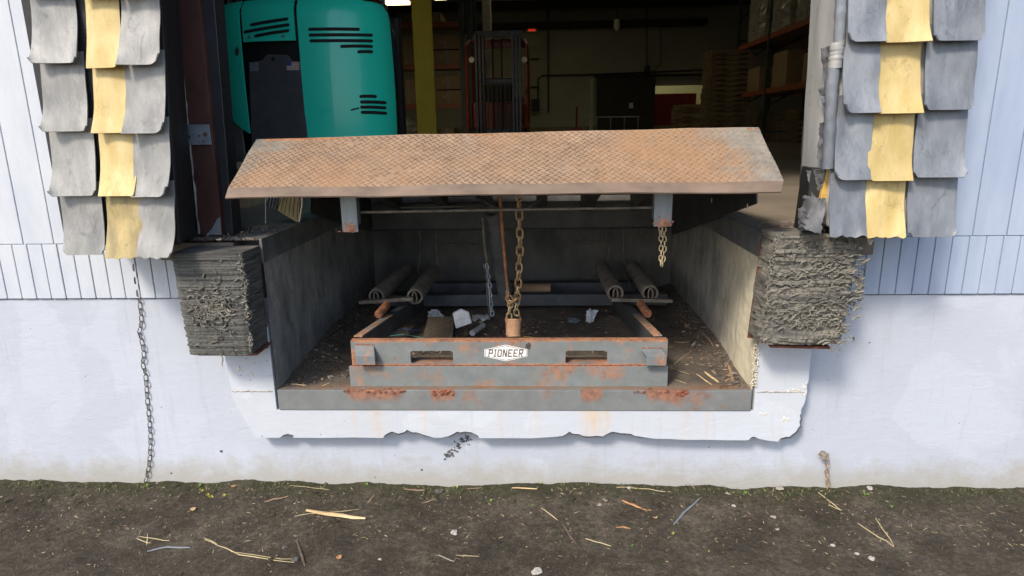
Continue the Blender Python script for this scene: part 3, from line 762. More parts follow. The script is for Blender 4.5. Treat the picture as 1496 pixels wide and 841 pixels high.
# side rails of frame running back with bolt heads
for (a, sgn) in ((535, -1), (957, 1)):
    pf_ = at(a, 500, Y=.13); xx = pf_.x
    g = MB()
    b = at(590, 430, Y=1.25) if sgn < 0 else at(912, 430, Y=1.25)
    xf, xb = (-.70, -.62) if sgn < 0 else (.655, .60)
    g.hexa([(xf-.005, .125, .60), (xf+.005, .125, .60), (xb+.005, 1.27, .50), (xb-.005, 1.27, .50)], [(xf-.005, .125, .691), (xf+.005, .125, .691), (xb+.005, 1.27, .60), (xb-.005, 1.27, .60)])
    ra = g.build('frame_rail', M['darksteel'], lv, bevel=.002)
    for (t0_, t1_, mm_) in ((0, .42, 'arm'), (.425, 1, 'bluesteel')):
        xa_, xc_ = xf+(xb-xf)*t0_, xf+(xb-xf)*t1_; ya_, yc2 = .125+1.145*t0_, .125+1.145*t1_; za_, zc_ = .692-.092*t0_, .692-.092*t1_
        o0, o1 = (-.006, .034) if sgn > 0 else (-.034, .006)
        g = MB(); g.hexa([(xa_+o0, ya_, za_), (xa_+o1, ya_, za_), (xc_+o1, yc2, zc_), (xc_+o0, yc2, zc_)], [(xa_+o0, ya_, za_+.007), (xa_+o1, ya_, za_+.007), (xc_+o1, yc2, zc_+.007), (xc_+o0, yc2, zc_+.007)])
        g.build('rail_flange', M[mm_], ra, bevel=.001)
    g = MB(); c0 = at(553, 459, Y=.52) if sgn < 0 else at(946, 458, Y=.52)
    g.tube([c0, c0+Vector((.03*-sgn*.6, .12, .02))], .022, 16); g.tube([c0+Vector((0, -.012, -.003)), c0], .018, 6)
    g.build('pivot_bolt', M['rust'], ra, autos=35)
# cross channels
za = at(700, 447, Y=1.28).z; zb_ = at(700, 431, Y=1.28).z
g = MB(); g.box(-.90, .94, 1.28, 1.29, za, zb_); g.box(-.90, .94, 1.291, 1.36, zb_-.008, zb_); g.build('cross_channel', M['bluesteel'], lv, bevel=.002)
z2 = at(840, 430, Y=1.66).z; z3 = at(840, 413, Y=1.66).z
g = MB(); g.box(-.62, .80, 1.66, 1.67, z2-.02, z3); g.box(-.62, .80, 1.671, 1.74, z3-.008, z3); g.build('cross_channel', M['bluesteel'], lv, bevel=.002)
# springs: four coils lying back, flat hanger bars, hooks and pull rods
YS, YE = .88, 1.56
spr = []
for (a, b) in (((550, 433), (592, 401)), ((606, 433), (634, 401)), ((899, 428), (880, 398)), ((950, 428), (925, 396))):
    pa = at(*a, Y=YS); pb = at(*b, Y=YE); pb.z = pa.z
    g = MB(); ro = .047
    g.coil(pa, pb, ro-.003, .0048, 76, 16); g.pipe(pa-(pb-pa)*.004, pb, ro-.002, ro-.012, 24)
    s_ = g.build('spring', M['spring'], lv, autos=50); spr.append((pa, pb))
    g = MB(); c = pa+Vector((0, -.006, 0))
    g.tube([c+Vector((.013*math.sin(t*math.pi*2/14), -.004, -.006+.036*math.cos(t*math.pi*2/14))) for t in range(14)], .0055, 8, closed=True)
    g.build('spring_hook', M['spring'], s_, autos=50)
for (a, b) in (((525, 441), (604, 436)), ((893, 437), (982, 439))):
    pa = at(*a, Y=YS-.03); pb = at(*b, Y=YS-.03)
    g = MB(); d = (pb-pa).normalized(); 
    g.hexa([pa+Vector((0, -.018, -.010)), pb+Vector((0, -.018, -.010)), pb+Vector((0, .018, -.010)), pa+Vector((0, .018, -.010))],
           [pa+Vector((0, -.018, .010)), pb+Vector((0, -.018, .010)), pb+Vector((0, .018, .010)), pa+Vector((0, .018, .010))])
    g.build('hanger_bar', M['spring'], lv, bevel=.002)
for (pts) in ([(613, 337), (615, 365), (610, 398)], [(636, 337), (637, 357), (640, 400)], [(637, 337), (637, 353), (641, 357), (695, 356), (698, 360)], [(817, 335), (817, 352), (821, 355), (882, 354), (886, 350), (887, 335)], [(889, 336), (890, 365), (886, 400)], [(911, 335), (911, 375), (916, 400), (925, 430)], [(937, 334), (935, 370), (932, 395)]):
    g = MB(); g.tube([at(x, y, Y=1.62) for x, y in pts], .0062, 6); g.build('pull_rod', M['spring'], lv, autos=60)
g = MB(); g.tube([at(862, 407, Y=1.4), at(880, 396, Y=1.5)], .006, 6); g.build('pull_rod', M['spring'], lv, autos=60)
# hydraulic strut and rods in middle
pa, pb = at(719, 312, Y=.95), at(738, 432, Y=1.30)
g = MB(); g.pipe(pa, pb, .046, .038, 20); g.pipe(pa-(pb-pa)*.02, pa+(pb-pa)*.03, .052, .036, 20); g.build('strut', M['edgesteel'], lv, autos=40)
g = MB(); g.tube([at(730, 281, Y=.25), at(735, 350, Y=.32), at(743, 441, Y=.42), at(745, 448, Y=.42)], [.0085, .0085, .0075, .0065], 8); g.build('release_rod', M['rust'], lv, autos=60)
g = MB(); g.tube([at(705, 318, Y=.9), at(708, 360, Y=.9), at(713, 392, Y=.95)], .010, 8); g.build('release_rod', M['spring'], lv, autos=60)
g = MB(); pa = at(1000, 345, Y=1.6)
# rusty barrel spring hanging on the chain
ca, cb = at(750, 473, Y=.50), at(750, 492, Y=.30)
cc = (ca+cb)/2
g = MB(); ax = Vector((0, -.35, -.94)).normalized(); c_top = at(750, 466, Y=.34); c_bot = c_top+ax*.085
g.coil(c_top, c_bot, .034, .0042, 12, 18); g.pipe(c_top, c_bot, .034, .028, 28)
cn = g.build('barrel_spring', M['canister'], lv, autos=40)
g = MB()
for s_ in (-1, 1): g.tube([c_top+Vector((s_*.03, -.004, -.03)), c_top+Vector((s_*.037, -.004, .0)), c_top+Vector((s_*.03, -.004, .022)), c_top+Vector((s_*.012, 0, .028))], .005, 8)
g.build('spring_hook', M['rust'], cn, autos=60)

def link(mb, c, t, side, pitch, wdt, wire, n=10, twist=0):
    """one oval chain link centred c, long axis t, wide axis side"""
    t = t.normalized(); side = (side-t*side.dot(t)).normalized()
    hl = pitch*.5+wire*.9-wdt*.5; pts = []
    for k in range(n):
        a = math.pi*2*k/n; ca_, sa_ = math.cos(a), math.sin(a)
        pts.append(c+side*(sa_*wdt*.5)+t*(ca_*wdt*.5+math.copysign(max(hl, 0), ca_)))
    mb.tube(pts, wire, 6, closed=True)
def chain(path, pitch, wdt, wire, name, m, parent=None, jit=.15, twist=90, origin=None):
    path = [Vector(p) for p in path]; d = [0]
    for a, b in zip(path, path[1:]): d.append(d[-1]+(b-a).length)
    n = int(d[-1]/pitch); g = MB()
    def pos(s):
        for i in range(len(path)-1):
            if s <= d[i+1]: return path[i].lerp(path[i+1], (s-d[i])/max(1e-9, d[i+1]-d[i]))
        return path[-1]
    for i in range(n):
        a, b = pos(i*pitch), pos((i+1)*pitch); t = b-a
        ang = R(20+i*twist)+random.uniform(-jit, jit)
        u_ = t.cross(Vector((0, 1, 0))).normalized(); v_ = t.cross(u_).normalized()
        link(g, (a+b)/2, t, u_*math.cos(ang)+v_*math.sin(ang), pitch, wdt, wire)
    return g.build(name, m, parent, smooth=True, origin=origin)
yc = .02
c1 = [at(759, 276, Y=yc), at(758, 300, Y=yc), at(760, 360, Y=.10), at(757, 420, Y=.2), at(756, 437, Y=.26), at(748, 442, Y=.28), at(742, 436, Y=.3), at(741, 420, Y=.36)]
chain(c1, .046, .030, .0045, 'lift_chain', M['chain_rust'], lv)
chain([at(746, 440, Y=.29), at(744, 455, Y=.31), at(744, 468, Y=.33)], .036, .026, .004, 'lift_chain', M['chain_gold'], lv)
chain([at(756, 436, Y=.27), at(754, 452, Y=.3), at(756, 466, Y=.33)], .036, .026, .004, 'lift_chain', M['chain_gold'], lv)
chain([at(965, 330, Y=-.045), at(966, 360, Y=-.04), at(965, 392, Y=-.04)], .021, .0165, .0024, 'keeper_chain', M['chain_gold'], lv, .3)
chain([at(970, 331, Y=-.03), at(971, 360, Y=-.03), at(967, 393, Y=-.035)], .021, .0165, .0024, 'keeper_chain', M['chain_gold'], lv, .3)
chain([at(708, 386, Y=.75), at(712, 410, Y=.72), at(714, 440, Y=.68), at(717, 466, Y=.62)], .026, .018, .0032, 'safety_chain', M['chain_dark'], lv, .3)
chain([at(711, 386, Y=.74), at(715, 412, Y=.71), at(717, 440, Y=.67), at(720, 467, Y=.61)], .026, .018, .0032, 'safety_chain', M['galv'], lv, .3)

# ================================================================= BUMPERS
def bumper(name, label, x0t, x1t, x0b, x1b, zt, zb, prot, n, rag, mt, seed, lean=0):
    rnd = random.Random(seed)
    t = thing(name, label, 'bumper', ((x0t+x1t)/2, -prot/2, zb))
    g = MB(); h = (zt-zb)/n
    for i in range(n):
        k = (i+.5)/n; xa = x0b+(x0t-x0b)*k; xb = x1b+(x1t-x1b)*k
        off = rnd.uniform(-1, 1)*.0022*(1+rag*3); xo = rnd.uniform(-1, 1)*.002*(1+rag*2)
        z0 = zb+i*h; front = []; back = []; m = 34
        def rag_(x, a=0):
            r_ = noise.noise(Vector((x*14, z0*12, seed)))*.012*rag+noise.noise(Vector((x*70, z0*90, seed)))*.009*(.25+rag)
            if rag > .6: r_ += .012*max(0, noise.noise(Vector((x*9, z0*22, seed+5))))
            return r_
        bulge = .012*math.sin(k*math.pi)*lean
        for j in range(m+1):
            x = xa+xo+(xb-xa)*j/m
            e = min(j, m-j)/m; rr = -.012*max(0, 1-e*14)
            front.append((x, -prot-off-rag_(x)-rr-bulge))
        # side edges wobble
        poly = [(xa+rag_(99)*.8, -.008)] + [(xa+rag_(50+q)*1.2, -.008-(prot-.02)*q/5) for q in range(1, 5)] + front + [(xb+rag_(60+q)*1.6, -.008-(prot-.02)*(5-q)/5) for q in range(1, 5)]+[(xb+rag_(77)*.8, -.008)]
        zz = z0+rnd.uniform(0, .0015)*(1+rag)
        # wavy slab
        N = len(poly); vs = []
        for lev in (zz, zz+h*(.97 if rag < .6 else .93)):
            for p in poly:
                vs.append((p[0], p[1], lev+rag*.006*noise.noise(Vector((p[0]*11, p[1]*11, k*3+seed)))))
        fs = [tuple(range(N)), tuple(range(2*N-1, N-1, -1))]+[(q, (q+1) % N, N+(q+1) % N, N+q) for q in range(N)]
        g.add(vs, fs)
    g.build('rubber_block', mt, t)
    g = MB(); b = 1.0
    g.hexa([(x0b-.0, -.0075, zb-.028), (x1b+.0, -.0075, zb-.028), (x1b, -.001, zb-.028), (x0b, -.001, zb-.028)], [(x0t, -.0075, zt), (x1t, -.0075, zt), (x1t, -.001, zt), (x0t, -.001, zt)])
    return t, g
def flakes(mb, cx, cz, sx_, sz_, n, Y, size, seed, x0, x1):
    rnd = random.Random(seed)
    for i in range(n):
        x = rnd.gauss(cx, sx_) if sx_ < .5 else rnd.uniform(x0, x1); z = rnd.gauss(cz, sz_)
        if not x0 < x < x1: continue
        a = rnd.gauss(0, .45)+(math.pi*.5 if rnd.random() < .12 else 0); l = size*rnd.uniform(.5, 1.6); w_ = size*rnd.uniform(.25, .6)
        c = Vector((x, Y+rnd.uniform(-.003, .004), z)); d = Vector((math.cos(a), 0, math.sin(a))); e = Vector((-math.sin(a), 0, math.cos(a)))
        k = len(mb.v)
        vs = []
        for p in range(5):
            t = p/4-.5; lift = -.004*rnd.random()-(.004*abs(t)*rnd.random()); ww = w_*(1-abs(t)*1.3)*rnd.uniform(.6, 1.3)
            m_ = c+d*(l*t*2)+e*(rnd.uniform(-.3, .3)*w_)+Vector((0, lift, 0))
            vs += [m_-e*ww+Vector((0, .004, 0)), m_+Vector((0, -.0025, 0)), m_+e*ww+Vector((0, .004, 0))]
        mb.add(vs, [(p*3+q, p*3+q+1, p*3+q+4, p*3+q+3) for p in range(4) for q in range(2)])
def curls(mb, cx, cz, sx_, sz_, n, Y, size, seed, x0, x1):
    rnd = random.Random(seed)
    for i in range(n):
        x = rnd.gauss(cx, sx_); z = rnd.gauss(cz, sz_)
        if not x0 < x < x1: continue
        s = size*rnd.uniform(.5, 1.5); a = rnd.uniform(0, 6.28); p = Vector((x, Y+rnd.uniform(-.004, .006), z)); pts = [p]
        cv = rnd.uniform(-.75, .75)
        for k in range(5):
            a += cv+rnd.gauss(0, .5); p = p+Vector((math.cos(a)*s, -rnd.uniform(-.5, .35)*s, math.sin(a)*s-.15*s)); pts.append(p)
        w_ = rnd.uniform(.0014, .0052)
        mb.tube(pts, [w_*.6, w_, w_*1.2, w_, w_*.8, w_*.3], 5, flat=.5)
# left
bl, g = bumper('dock_bumper', 'laminated black rubber bumper left of the pit with one pale frayed tuft', -1.374, -1.076, -1.374+.018, -1.088, 1.15, .712, .18, 46, .22, M['bumper'], 3)
g.build('backing_plate', M['redsteel'], bl)
g = MB(); g.box(-1.33, -1.005-.07, -.15, -.0008, .700, .7105); g.build('base_shelf', M['redsteel'], bl)
g = MB()
ct = at(312, 450, Y=-.18)
curls(g, ct.x, ct.z, .036, .026, 150, -.190, .0075, 1, -1.32, -1.09)
curls(g, ct.x-.01, ct.z-.01, .04, .03, 40, -.188, .007, 2, -1.32, -1.09)
curls(g, ct.x+.02, ct.z+.09, .03, .05, 16, -.188, .007, 5, -1.35, -1.09)
curls(g, ct.x+.03, ct.z-.14, .06, .03, 12, -.188, .008, 6, -1.35, -1.09)
for i in range(70):
    z = random.uniform(.73, 1.14); curls(g, -1.085, z, .004, .01, 2, -.178, .004, 100+i, -1.2, -1.07)
tag(g.build('frayed_cord', M['fray'], bl), kind='stuff')
g = MB(); flakes(g, ct.x, ct.z, .05, .035, 90, -.186, .011, 21, -1.325, -1.09); flakes(g, -1.21, .95, 9, .12, 25, -.185, .011, 22, -1.32, -1.10)
tag(g.build('torn_rubber', M['bumper_pale'], bl), kind='stuff')
# right: worse shape
br, g = bumper('dock_bumper', 'badly shredded grey rubber bumper right of the pit, ragged along its outer side', 1.058, 1.385, 1.030, 1.345, 1.205, .755, .185, 30, 1.0, M['bumper_pale'], 8)
g.build('backing_plate', M['redsteel'], br)
g = MB(); g.hexa([(1.075, -.16, .735), (1.315, -.16, .728), (1.315, -.001, .728), (1.075, -.001, .735)], [(1.075, -.16, .745), (1.315, -.16, .738), (1.315, -.001, .738), (1.075, -.001, .745)]); g.build('base_shelf', M['redsteel'], br)
g = MB()
curls(g, 1.24, 1.03, .07, .08, 60, -.196, .0055, 11, 1.05, 1.41)
curls(g, 1.20, .86, .05, .02, 50, -.198, .007, 12, 1.05, 1.36)
curls(g, 1.32, .80, .02, .035, 40, -.196, .0055, 13, 1.05, 1.38)
curls(g, 1.395, 1.0, .006, .035, 60, -.17, .0045, 14, 1.36, 1.42)
curls(g, 1.385, .93, .010, .04, 50, -.10, .0075, 15, 1.34, 1.44)
for i in range(120):
    z = random.uniform(.77, 1.2); curls(g, 1.056-(1.2-z)*.06, z, .005, .01, 1, -.18, .0045, 300+i, 1.0, 1.2)
tag(g.build('frayed_cord', M['fray'], br), kind='stuff')
g = MB(); flakes(g, 1.23, 1.05, 9, .08, 190, -.194, .013, 31, 1.055, 1.40); flakes(g, 1.2, .86, 9, .05, 45, -.194, .012, 32, 1.045, 1.355); flakes(g, 1.25, .93, 9, .05, 70, -.195, .013, 33, 1.05, 1.39)
tag(g.build('torn_rubber', M['bumper_pale'], br), kind='stuff')

# ================================================================= DOCK SEALS
def pleat(x0, x1, zt, zb, y, rl=0., rr=0., seed=0, out=.03, lean=0., wav=.004, rag=0., nu=14, nv=16):
    """a hanging rubber leaf: leans outward toward its lower edge; rl/rr round the lower corners"""
    g = MB(); jr_ = random.Random(seed*13+5); zb += jr_.uniform(-.006, .006) if not rag else 0; x0 += jr_.uniform(-.004, .004)
    x0 += lean*(zb-1.16); x1 += lean*(zb-1.16)
    def f(u, v):
        x = x0+(x1-x0)*u; z = zt+(zb-zt)*v
        w = x1-x0
        if rr and x > x1-rr and z < zb+rr:
            q = (x-(x1-rr))/rr; zm = zb+rr-rr*math.sqrt(max(0, 1-q*q)); z = max(z, zm) if v < 1 else zm
        if rl and x < x0+rl and z < zb+rl:
            q = ((x0+rl)-x)/rl; zm = zb+rl-rl*math.sqrt(max(0, 1-q*q)); z = max(z, zm) if v < 1 else zm
        if rag and v > .8: z += rag*noise.noise(Vector((x*40, seed, 1)))*(v-.8)*5
        cr = random.Random(seed*7+1); cl_, cr_ = cr.uniform(0, .03), cr.uniform(0, .03); yy = y-out*v*v-(cl_*(1-u)**3+cr_*u**3)*v**4+wav*1.5*noise.noise(Vector((x*9, z*9, seed)))-wav*.6*math.sin(u*math.pi)*(v)
        xx = x+lean*(z-zb)+wav*.5*noise.noise(Vector((1, z*7, seed)))
        return (xx, yy, z)
    g.grid(f, nu, nv); return g
LN = .065
SP = .235
def seal_left():
    t = thing('dock_seal', 'left dock seal pad of pale grey rubber leaves with a yellow stripe', 'dock seal', (-1.43, -.12, 1.16))
    def xe(z): return -1.305+LN*(z-1.15)   # inner edge
    g = MB()   # foam body
    for z0, z1 in ((1.19, HZ+.3),):
        a, b = xe(z0), xe(z1)
        g.hexa([(-1.78, -.215, z0), (a+.0, -.215, z0), (-1.389+LN*(z0-1.15), .067, z0), (-1.78, .067, z0)], [(-1.78, -.215, z1), (b, -.215, z1), (-1.389+LN*(z1-1.15)*.9, .067, z1), (-1.78, .067, z1)])
    g.build('pad_body', M['black_fabric'], t, bevel=.01)
    zs = [1.152+SP*i*1.02 for i in range(10)]
    for i, z in enumerate(zs):
        k = (z-1.15)*LN
        zt = z+SP+.06
        pleat(-1.452, -1.305, zt, z, -.228, 0, .04 if i else .02, i, .035, LN, .006 if i else .01, rag=.010 if not i else 0).build('pleat', M['pleat_lgt'], t, smooth=True, solid=.0045) if True else None
        o = pleat(-1.585, -1.458+(.02 if i < 2 else 0), zt, z-.004, -.224, 0, .004, i+20, .032, LN, .005, rag=.012 if not i else 0).build('pleat', M['pleat_yel_dirty'] if i == 0 else M['pleat_yel'], t, smooth=True, solid=.0045)
        tag(o, 'faded yellow rubber leaf')
        pleat(-1.76, -1.59, zt, z+.006, -.226, .02, .02, i+40, .032, LN*.5, .005).build('pleat', M['pleat_lgt'], t, smooth=True, solid=.0045)
    return t
seal_left()
def seal_right():
    t = thing('dock_seal', 'right dock seal pad of torn slate grey rubber leaves with exposed orange foam', 'dock seal', (1.33, -.12, 1.2))
    ln = -.035
    zt_all = HZ+.3
    g = MB()
    z0 = 1.235
    g.hexa([(1.235, -.20, z0), (1.70, -.20, z0), (1.70, .067, z0), (1.24, .067, z0)], [(1.235+ln*2.4, -.20, zt_all), (1.70, -.20, zt_all), (1.70, .067, zt_all), (1.24+ln*2.4, .067, zt_all)])
    g.build('pad_body', M['membrane'], t, bevel=.012)
    # black trim down the rear edge of the inner face
    g = MB(); n = 60
    g.tube([(1.228+ln*(2.4*i/n)+.003*noise.noise(Vector((i*.3, 0, 0))), .062, z0-.03+(zt_all-z0+.03)*i/n) for i in range(n+1)], [.006+.002*noise.noise(Vector((i*.7, 3, 0))) for i in range(n+1)], 6)
    g.build('edge_trim', M['black_fabric'], t)
    # inner membrane skin, two creased lengths
    g = MB()
    g.grid(lambda u, v: (1.226+ln*((v*2.2))-.004*noise.noise(Vector((u*3, v*14, 1)))-.006*math.sin(u*3.14), .055-.22*u*(1 if v > .02 else .9), 1.31+v*2.2), 10, 60)
    g.build('membrane', M['membrane'], t, smooth=True, solid=.003)
    # leaves
    zb = [at(1240, 345, Y=-.255).z, at(1250, 262, Y=-.255).z, at(1255, 163, Y=-.255).z, at(1265, 62, Y=-.255).z]
    st = zb[3]-zb[2]
    while zb[-1] < HZ+.1: zb.append(zb[-1]+st)
    for i, z in enumerate(zb):
        zt = (zb[i+1] if i+1 < len(zb) else z+st)+.06
        xa = (1.218, 1.222, 1.222, 1.222)[min(i, 3)]
        o = pleat(xa+.003*i*0, 1.352, zt, z, -.225, .004 if not i else .032, 0, 60+i, .032, -.012, .009, rag=.014 if not i else 0).build('pleat', M['pleat_dark'], t, smooth=True, solid=.0045)
        o = pleat(1.343, 1.50, zt, z+(-.004 if i else -.004), -.218, .028 if i == 1 else .01, 0, 80+i, .036, -.012, .008, rag=.012 if not i else 0).build('pleat', M['pleat_yel'], t, smooth=True, solid=.0045)
        tag(o, 'pale yellow rubber leaf')
        pleat(1.505, 1.68, zt, z, -.224, .02, .02, 100+i, .032, 0, .006).build('pleat', M['pleat_dark'], t, smooth=True, solid=.0045)
    # rolled fold running down the front corner with stepped tears
    for (pa_, pb_, r_) in (((1231, -60), (1226, 66), .018), ((1224, 60), (1219, 100), .022), ((1217, 98), (1209, 246), .020)):
        g = MB(); a, b = at(*pa_, Y=-.225), at(*pb_, Y=-.225); n = 22
        g.tube([a.lerp(b, i/n)+Vector((.003*noise.noise(Vector((i*.3, 1, 0))), 0, 0)) for i in range(n+1)], [r_*(1+.15*noise.noise(Vector((i*.4, 9, 0)))) for i in range(n+1)], 12, cap=False)
        g.build('rolled_fold', M['pleat_dark'] if r_ != .022 else M['pleat_lgt'], t, smooth=True, solid=.003)
    if True:   # upper fold above the frame
        g = MB(); a = at(1231, -60, Y=-.225); g.tube([a, (a.x-.06, a.y, HZ+.2)], .018, 10); g.build('rolled_fold', M['pleat_dark'], t, smooth=True)
    # torn flap curling at mid height
    def patch(pts4, m, nm, curl=.02, seed=0, rag=.004, lab=None):
        A_, B_, C_, D_ = [Vector(p) for p in pts4]; g = MB()
        nn = (B_-A_).cross(D_-A_).normalized()
        def f(u, v):
            p = (A_*(1-u)+B_*u)*(1-v)+(D_*(1-u)+C_*u)*v
            return p+nn*(curl*math.sin(u*2.6)*v+.004*noise.noise(Vector((u*4, v*4, seed))))+Vector((rag*noise.noise(Vector((v*9, seed, u*2))), 0, rag*noise.noise(Vector((u*9, seed, 5)))))
        g.grid(f, 14, 14); o = g.build(nm, m, t, smooth=True, solid=.004)
        if lab: tag(o, lab)
        return o
    Yf = -.19
    patch([at(1203, 100, Y=-.21), at(1224, 90, Y=-.24), at(1212, 175, Y=-.24), at(1207, 160, Y=-.21)], M['flap_dark'], 'torn_flap', .02, 3)
    patch([at(1178, 249, Y=-.12), at(1206, 246, Y=-.17), at(1199, 290, Y=-.18), at(1188, 297, Y=-.15)], M['flap_dark'], 'torn_flap', .045, 5, .008, 'dark torn flap hanging open below the fold')
    patch([at(1166, 304, Y=-.17), at(1204, 295, Y=-.23), at(1202, 337, Y=-.25), at(1168, 338, Y=-.2)], M['flap_dark'], 'torn_flap', -.05, 7, .006, 'grey torn flap sticking out over the bumper')
    for k, (q, yy, sd_) in enumerate((([(1199, 70), (1224, 64), (1219, 128), (1205, 118)], (-.17, -.235), 21), ([(1196, 130), (1216, 122), (1210, 168), (1203, 160)], (-.16, -.235), 22), ([(1198, 180), (1213, 176), (1209, 244), (1194, 232)], (-.15, -.23), 23))):
        patch([at(*q[0], Y=yy[0]), at(*q[1], Y=yy[1]), at(*q[2], Y=yy[1]), at(*q[3], Y=yy[0])], M['flap_dark'] if k != 1 else M['pleat_dark'], 'torn_flap', .03, sd_, .010)
    patch([at(1174, 286, Y=-.16), at(1207, 290, Y=-.24), at(1206, 344, Y=-.26), at(1170, 330, Y=-.19)], M['flap_dark'], 'torn_flap', -.06, 31, .012)
    # exposed foam wedge
    g = MB(); q = [at(1209, 247, Y=-.18), at(1216, 247, Y=-.17), at(1212, 296, Y=-.17), at(1197, 296, Y=-.18)]
    g.add(q+[p+Vector((.02, .08, 0)) for p in q], [(0, 1, 2, 3), (7, 6, 5, 4), (0, 4, 5, 1), (1, 5, 6, 2), (2, 6, 7, 3), (3, 7, 4, 0)]); g.build('exposed_foam', M['foam'], t, bevel=.003)
    g = MB(); q = [at(1186, 246, Y=-.14), at(1212, 244, Y=-.14), at(1208, 345, Y=-.14), at(1172, 345, Y=-.14)]
    g.add(q+[p+Vector((.03, .17, 0)) for p in q], [(0, 1, 2, 3), (7, 6, 5, 4), (0, 4, 5, 1), (1, 5, 6, 2), (2, 6, 7, 3), (3, 7, 4, 0)]); g.build('pad_core', M['black_fabric'], t)
    g = MB(); c = at(1273, 350, Y=-.22)
    for i in range(24): g.blob(c+Vector((random.gauss(0, .006), 0, random.gauss(0, .008))), .006, .004, .007, i, .8, 1)
    g.build('loose_fluff', M['stone'], t)
    return t
seal_right()
# head seal above the opening (outside the frame, shades the door)
hs = thing('head_seal', 'black fabric head pad across the top of the dock door', 'dock seal', (0, -.1, HZ-.1))
g = MB(); g.box(-1.23, 1.15, -.21, .065, HZ-.02, HZ+.3); g.build('pad_body', M['black_fabric'], hs, bevel=.01)

# ---------------------------------------------------------------- left door jamb
jl = thing('door_jamb', 'brown primed steel door jamb left of the opening with a galvanised bracket bolted on', 'door jamb', (-1.34, .2, FZ))
g = MB(); lj = .05
def pxbox(mb, tl, tr, bl_, br_, y0, y1):
    def xs_(a, b):
        p, q = at(a, 0, Y=y0), at(b, 343, Y=y0); k = (p.x-q.x)/(p.z-q.z); f = lambda z: q.x+k*(z-q.z)
        return f(FZ), f(3.0)
    (a0, a1), (b0, b1) = xs_(tl, bl_), xs_(tr, br_)
    mb.hexa([(a0, y0, FZ+.001), (b0, y0, FZ+.001), (b0, y1, FZ+.001), (a0, y1, FZ+.001)], [(a1, y0, 3.0), (b1, y0, 3.0), (b1, y1, 3.0), (a1, y1, 3.0)])
    mb.hexa([(a1, y0, 3.0), (b1, y0, 3.0), (b1, y1, 3.0), (a1, y1, 3.0)], [(a1, y0, HZ), (b1, y0, HZ), (b1, y1, HZ), (a1, y1, HZ)])
def lean_box(mb, x0, x1, y0, y1, z0, z1, ln, ref=1.178):
    mb.hexa([(x0+ln*(z0-ref), y0, z0), (x1+ln*(z0-ref), y0, z0), (x1+ln*(z0-ref), y1, z0), (x0+ln*(z0-ref), y1, z0)], [(x0+ln*(z1-ref), y0, z1), (x1+ln*(z1-ref), y0, z1), (x1+ln*(z1-ref), y1, z1), (x0+ln*(z1-ref), y1, z1)])
pxbox(g, 255, 291, 290, 325, .10, .13); g.build('jamb_face', M['brown'], jl, bevel=.002)
g = MB(); pxbox(g, 289, 313, 322, 341, .1315, .22); g.build('inner_angle', M['blackpaint'], jl, bevel=.003)
g = MB(); ga, gb = at(314, 0, Y=.235), at(343, 338, Y=.235); g.tube([gb.lerp(ga, i/12*1.35)+Vector((.002*noise.noise(Vector((i*.5, 0, 0))), 0, 0)) for i in range(13)], .009, 8); g.build('guide_rail', M['mastblue'], jl, autos=60)
g = MB(); n = 70; sa_, sb_ = at(291, 343, Y=.094), at(256, 0, Y=.094)
g.tube([(sa_.x+(sb_.x-sa_.x)*1.6*i/n+.004*noise.noise(Vector((i*.4, 0, 0))), .094, FZ+.01+(sb_.z-sa_.z)*1.6*i/n) for i in range(n+1)], [.004+.003*max(-1, noise.noise(Vector((i*.5, 3, 0)))*2) for i in range(n+1)], 6)
g.build('sealant_bead', M['paleedge'], jl)
g = MB(); a, b = at(271, 182, Y=.09), at(309, 211, Y=.09); g.box(a.x, b.x, .088, .094, b.z, a.z); bk = g.build('bracket_plate', M['galv'], jl, bevel=.001)
g = MB()
for px, py, r_ in ((275, 200, .010), (300, 196, .0095), (292, 198, .004), (298, 206, .004)):
    p = at(px, py, Y=.0875); g = MB(); g.tube([p, p+Vector((0, -.002 if r_ > .005 else -.005, 0))], r_, 14)
    g.build('bolt', M['darkwood'], bk)
g = MB(); p = at(316, 338, Y=.097)
g.prism([(p.x-.05, FZ+.004), (p.x+.02, FZ+.004), (p.x+.025, FZ+.085), (p.x+.01, FZ+.075), (p.x-.02, FZ+.03)], 'y', .0995, .0975); g.build('worn_patch', M['galv'], jl)
jr = thing('door_jamb', 'thin dark steel door jamb right of the opening behind the torn seal', 'door jamb', (1.3, .2, FZ))
g = MB(); lean_box(g, 1.345, 1.41, .09, .38, FZ+.001, HZ, 0); g.build('jamb_face', M['blackpaint'], jr, bevel=.002)
g = MB(); g.box(-1.48, -1.396+0.0, .10, .38, FZ+.001, HZ); g.build('jamb_return', M['blackpaint'], jl)

# ---------------------------------------------------------------- wall chains
pts = [(195, 376), (199, 410), (204, 440), (207, 470), (203, 485), (208, 500), (211, 520), (208, 530), (213, 548), (215, 580), (218, 610), (220, 640), (219, 670), (216, 690), (212, 706)]
chain([at(x, y, Y=.072) for x, y in pts], .030, .0185, .0021, 'hanging_chain', M['chain_dark'])
o = bpy.context.view_layer.objects.get('hanging_chain') or bpy.data.objects['hanging_chain']
tag(o, 'thin rusty chain hanging down the pale wall from under the left seal', 'chain')
st = thing('chain_anchor', 'rusty pipe stub in the right wall with a short chain hanging to the dirt', 'chain anchor', at(1207, 668, Y=.05))
c = at(1207, 668, Y=.04)
g = MB(); g.pipe(c+Vector((0, .04, 0)), c+Vector((-.003, -.002, .003)), .014, .007, 18)
for i in range(26): g.blob(c+Vector((random.gauss(-.004, .009), .004, random.gauss(.004, .008))), .005, .005, .004, i, .8, 1)
g.build('pipe_stub', noisy('corroded_stub', (.13, .10, .08), (.36, .31, .25), 60, .9, bump=.8), st)
